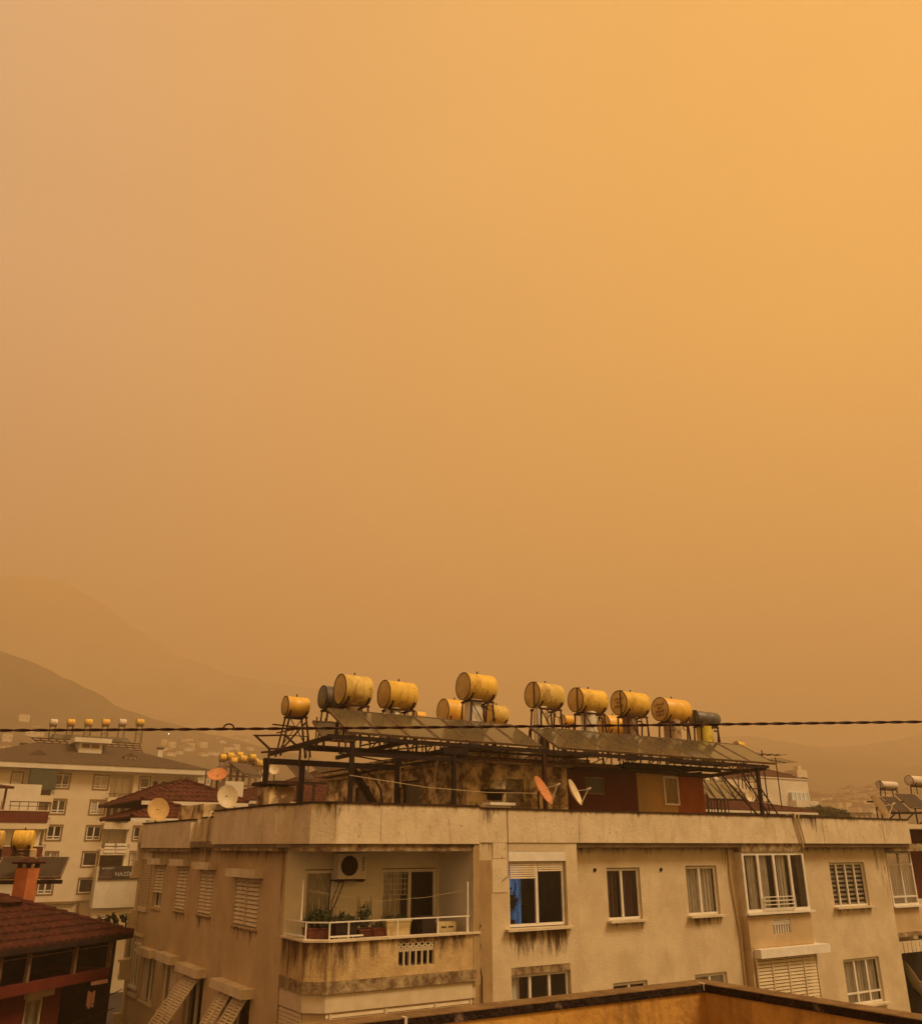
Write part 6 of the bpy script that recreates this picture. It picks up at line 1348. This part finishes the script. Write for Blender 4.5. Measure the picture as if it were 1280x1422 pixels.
lab = {0: 'lit street lamp glowing on the left slope just right of the six tanks', 1: 'second lit street lamp on the left slope, nearer the steel frame', 2: 'single lit lamp in the hazy town at right'}
for i, (x, y) in enumerate(((234, 1021), (262, 1026), (1139.5, 1109.5))):
    p = ground_hit(x, y + 3)
    if p is None: continue
    dist = (p - Vector((0, 0, EZ))).length; q = Vector((0, 0, EZ)) + ray(x, y).normalized() * (dist - 2); q.z = max(q.z, p.z + 3)
    e = empty('street_lamp', Vector((q.x, q.y, p.z - 1)), lab[i], 'street lamp', 'lit lamps on the slopes')
    m = MB(); m.tube([Vector((q.x, q.y, p.z - 1)), q], .12, 6); m.build('pole', M['rust'], e)
    bm = bmesh.new(); bmesh.ops.create_icosphere(bm, subdivisions=2, radius=.3); m = MB(); m.add([v.co + q for v in bm.verts], [[v.index for v in f.verts] for f in bm.faces]); bm.free(); m.build('lamp_head', M['lamp'], e)

# ================================================================ AIR, LIGHT, CAMERA
m = MB(); X0, X1, Y0, Y1, Z0, Z1 = -3000, 3000, -400, 3100, -1, 580
m.hexa([(X0, Y0, Z0), (X1, Y0, Z0), (X1, Y1, Z0), (X0, Y1, Z0), (X0, Y0, Z1), (X1, Y0, Z1), (X1, Y1, Z1), (X0, Y1, Z1)])
hm = bpy.data.materials.new('dust_air'); hm.use_nodes = True; nt = hm.node_tree; nt.nodes.clear()
ho = nt.nodes.new('ShaderNodeOutputMaterial'); hv = nt.nodes.new('ShaderNodeVolumePrincipled'); hv.inputs['Color'].default_value = (.92, .70, .44, 1); hv.inputs['Density'].default_value = .0014; hv.inputs['Anisotropy'].default_value = .2
nt.links.new(hv.outputs[0], ho.inputs['Volume'])
hz_ = m.build('haze', hm); hz_['kind'] = 'stuff'

SUN_AZ, SUN_EL = R(112), R(50)          # azimuth clockwise from the view direction (+Y)
w = bpy.data.worlds.new('World'); sc.world = w; w.use_nodes = True; nt = w.node_tree; N = nt.nodes.new; Lk = nt.links.new
bg = nt.nodes['Background']
sky = N('ShaderNodeTexSky'); sky.sky_type = 'NISHITA'; sky.sun_disc = False; sky.sun_elevation = SUN_EL; sky.sun_rotation = SUN_AZ; sky.dust_density = 8; sky.air_density = 1.5; sky.ozone_density = 1
tc = N('ShaderNodeTexCoord')
# suspended dust: brighter and yellower towards the sun side, pinker away from it
sep = N('ShaderNodeSeparateXYZ'); Lk(tc.outputs['Generated'], sep.inputs[0])
mr = N('ShaderNodeMapRange'); mr.inputs['From Min'].default_value = -.55; mr.inputs['From Max'].default_value = .55; Lk(sep.outputs['X'], mr.inputs['Value'])
cr = N('ShaderNodeValToRGB'); E_ = cr.color_ramp.elements; E_[0].position = 0; E_[0].color = (.66, .445, .30, 1); E_[1].position = 1; E_[1].color = (1.04, .51, .055, 1)
e_ = E_.new(.35); e_.color = (.82, .44, .14, 1); e_ = E_.new(.7); e_.color = (.93, .465, .075, 1); Lk(mr.outputs[0], cr.inputs[0])
no = N('ShaderNodeTexNoise'); no.inputs['Scale'].default_value = 2.2; no.inputs['Detail'].default_value = 5; mpp = N('ShaderNodeMapping'); mpp.inputs['Rotation'].default_value = (.3, .5, .2); mpp.inputs['Scale'].default_value = (1, 1, 2.6); Lk(tc.outputs['Generated'], mpp.inputs['Vector']); Lk(mpp.outputs[0], no.inputs['Vector'])
nr = N('ShaderNodeMapRange'); nr.inputs['To Min'].default_value = .86; nr.inputs['To Max'].default_value = 1.14; Lk(no.outputs['Fac'], nr.inputs['Value'])
mm_ = N('ShaderNodeMix'); mm_.data_type = 'RGBA'; mm_.blend_type = 'MULTIPLY'; mm_.inputs['Factor'].default_value = 1; Lk(cr.outputs[0], mm_.inputs[6]); Lk(nr.outputs[0], mm_.inputs[7])
sc_ = N('ShaderNodeMix'); sc_.data_type = 'RGBA'; sc_.blend_type = 'MULTIPLY'; sc_.inputs['Factor'].default_value = 1; Lk(mm_.outputs[2], sc_.inputs[6]); sc_.inputs[7].default_value = (10.6, 10.9, 11.1, 1)
sk = N('ShaderNodeMix'); sk.data_type = 'RGBA'; sk.inputs['Factor'].default_value = .9; Lk(sky.outputs[0], sk.inputs[6]); Lk(sc_.outputs[2], sk.inputs[7]); sk.clamp_result = False
Lk(sk.outputs[2], bg.inputs['Color']); bg.inputs['Strength'].default_value = .10
sun = bpy.data.lights.new('sun', 'SUN'); sun.energy = 5.0; sun.angle = R(20); sun.color = (1, .75, .45)
so = bpy.data.objects.new('sun', sun); col.objects.link(so)
dv = Vector((math.sin(SUN_AZ) * math.cos(SUN_EL), math.cos(SUN_AZ) * math.cos(SUN_EL), math.sin(SUN_EL)))
so.rotation_euler = (-dv).to_track_quat('-Z', 'Y').to_euler()
cam = bpy.data.cameras.new('camera'); cam.sensor_fit = 'HORIZONTAL'; cam.sensor_width = 36; cam.lens = 36 * FPX / 1280; cam.clip_start = .1; cam.clip_end = 12000
co = bpy.data.objects.new('camera', cam); col.objects.link(co); co.location = (0, 0, EZ); co.rotation_euler = (math.pi / 2 + TILT, 0, 0); sc.camera = co
sc.view_settings.view_transform = 'Standard'; sc.view_settings.look = 'None'; sc.view_settings.gamma = 1; sc.view_settings.exposure = .12
sc.cycles.volume_bounces = 1; sc.cycles.max_bounces = 8; sc.cycles.transparent_max_bounces = 12
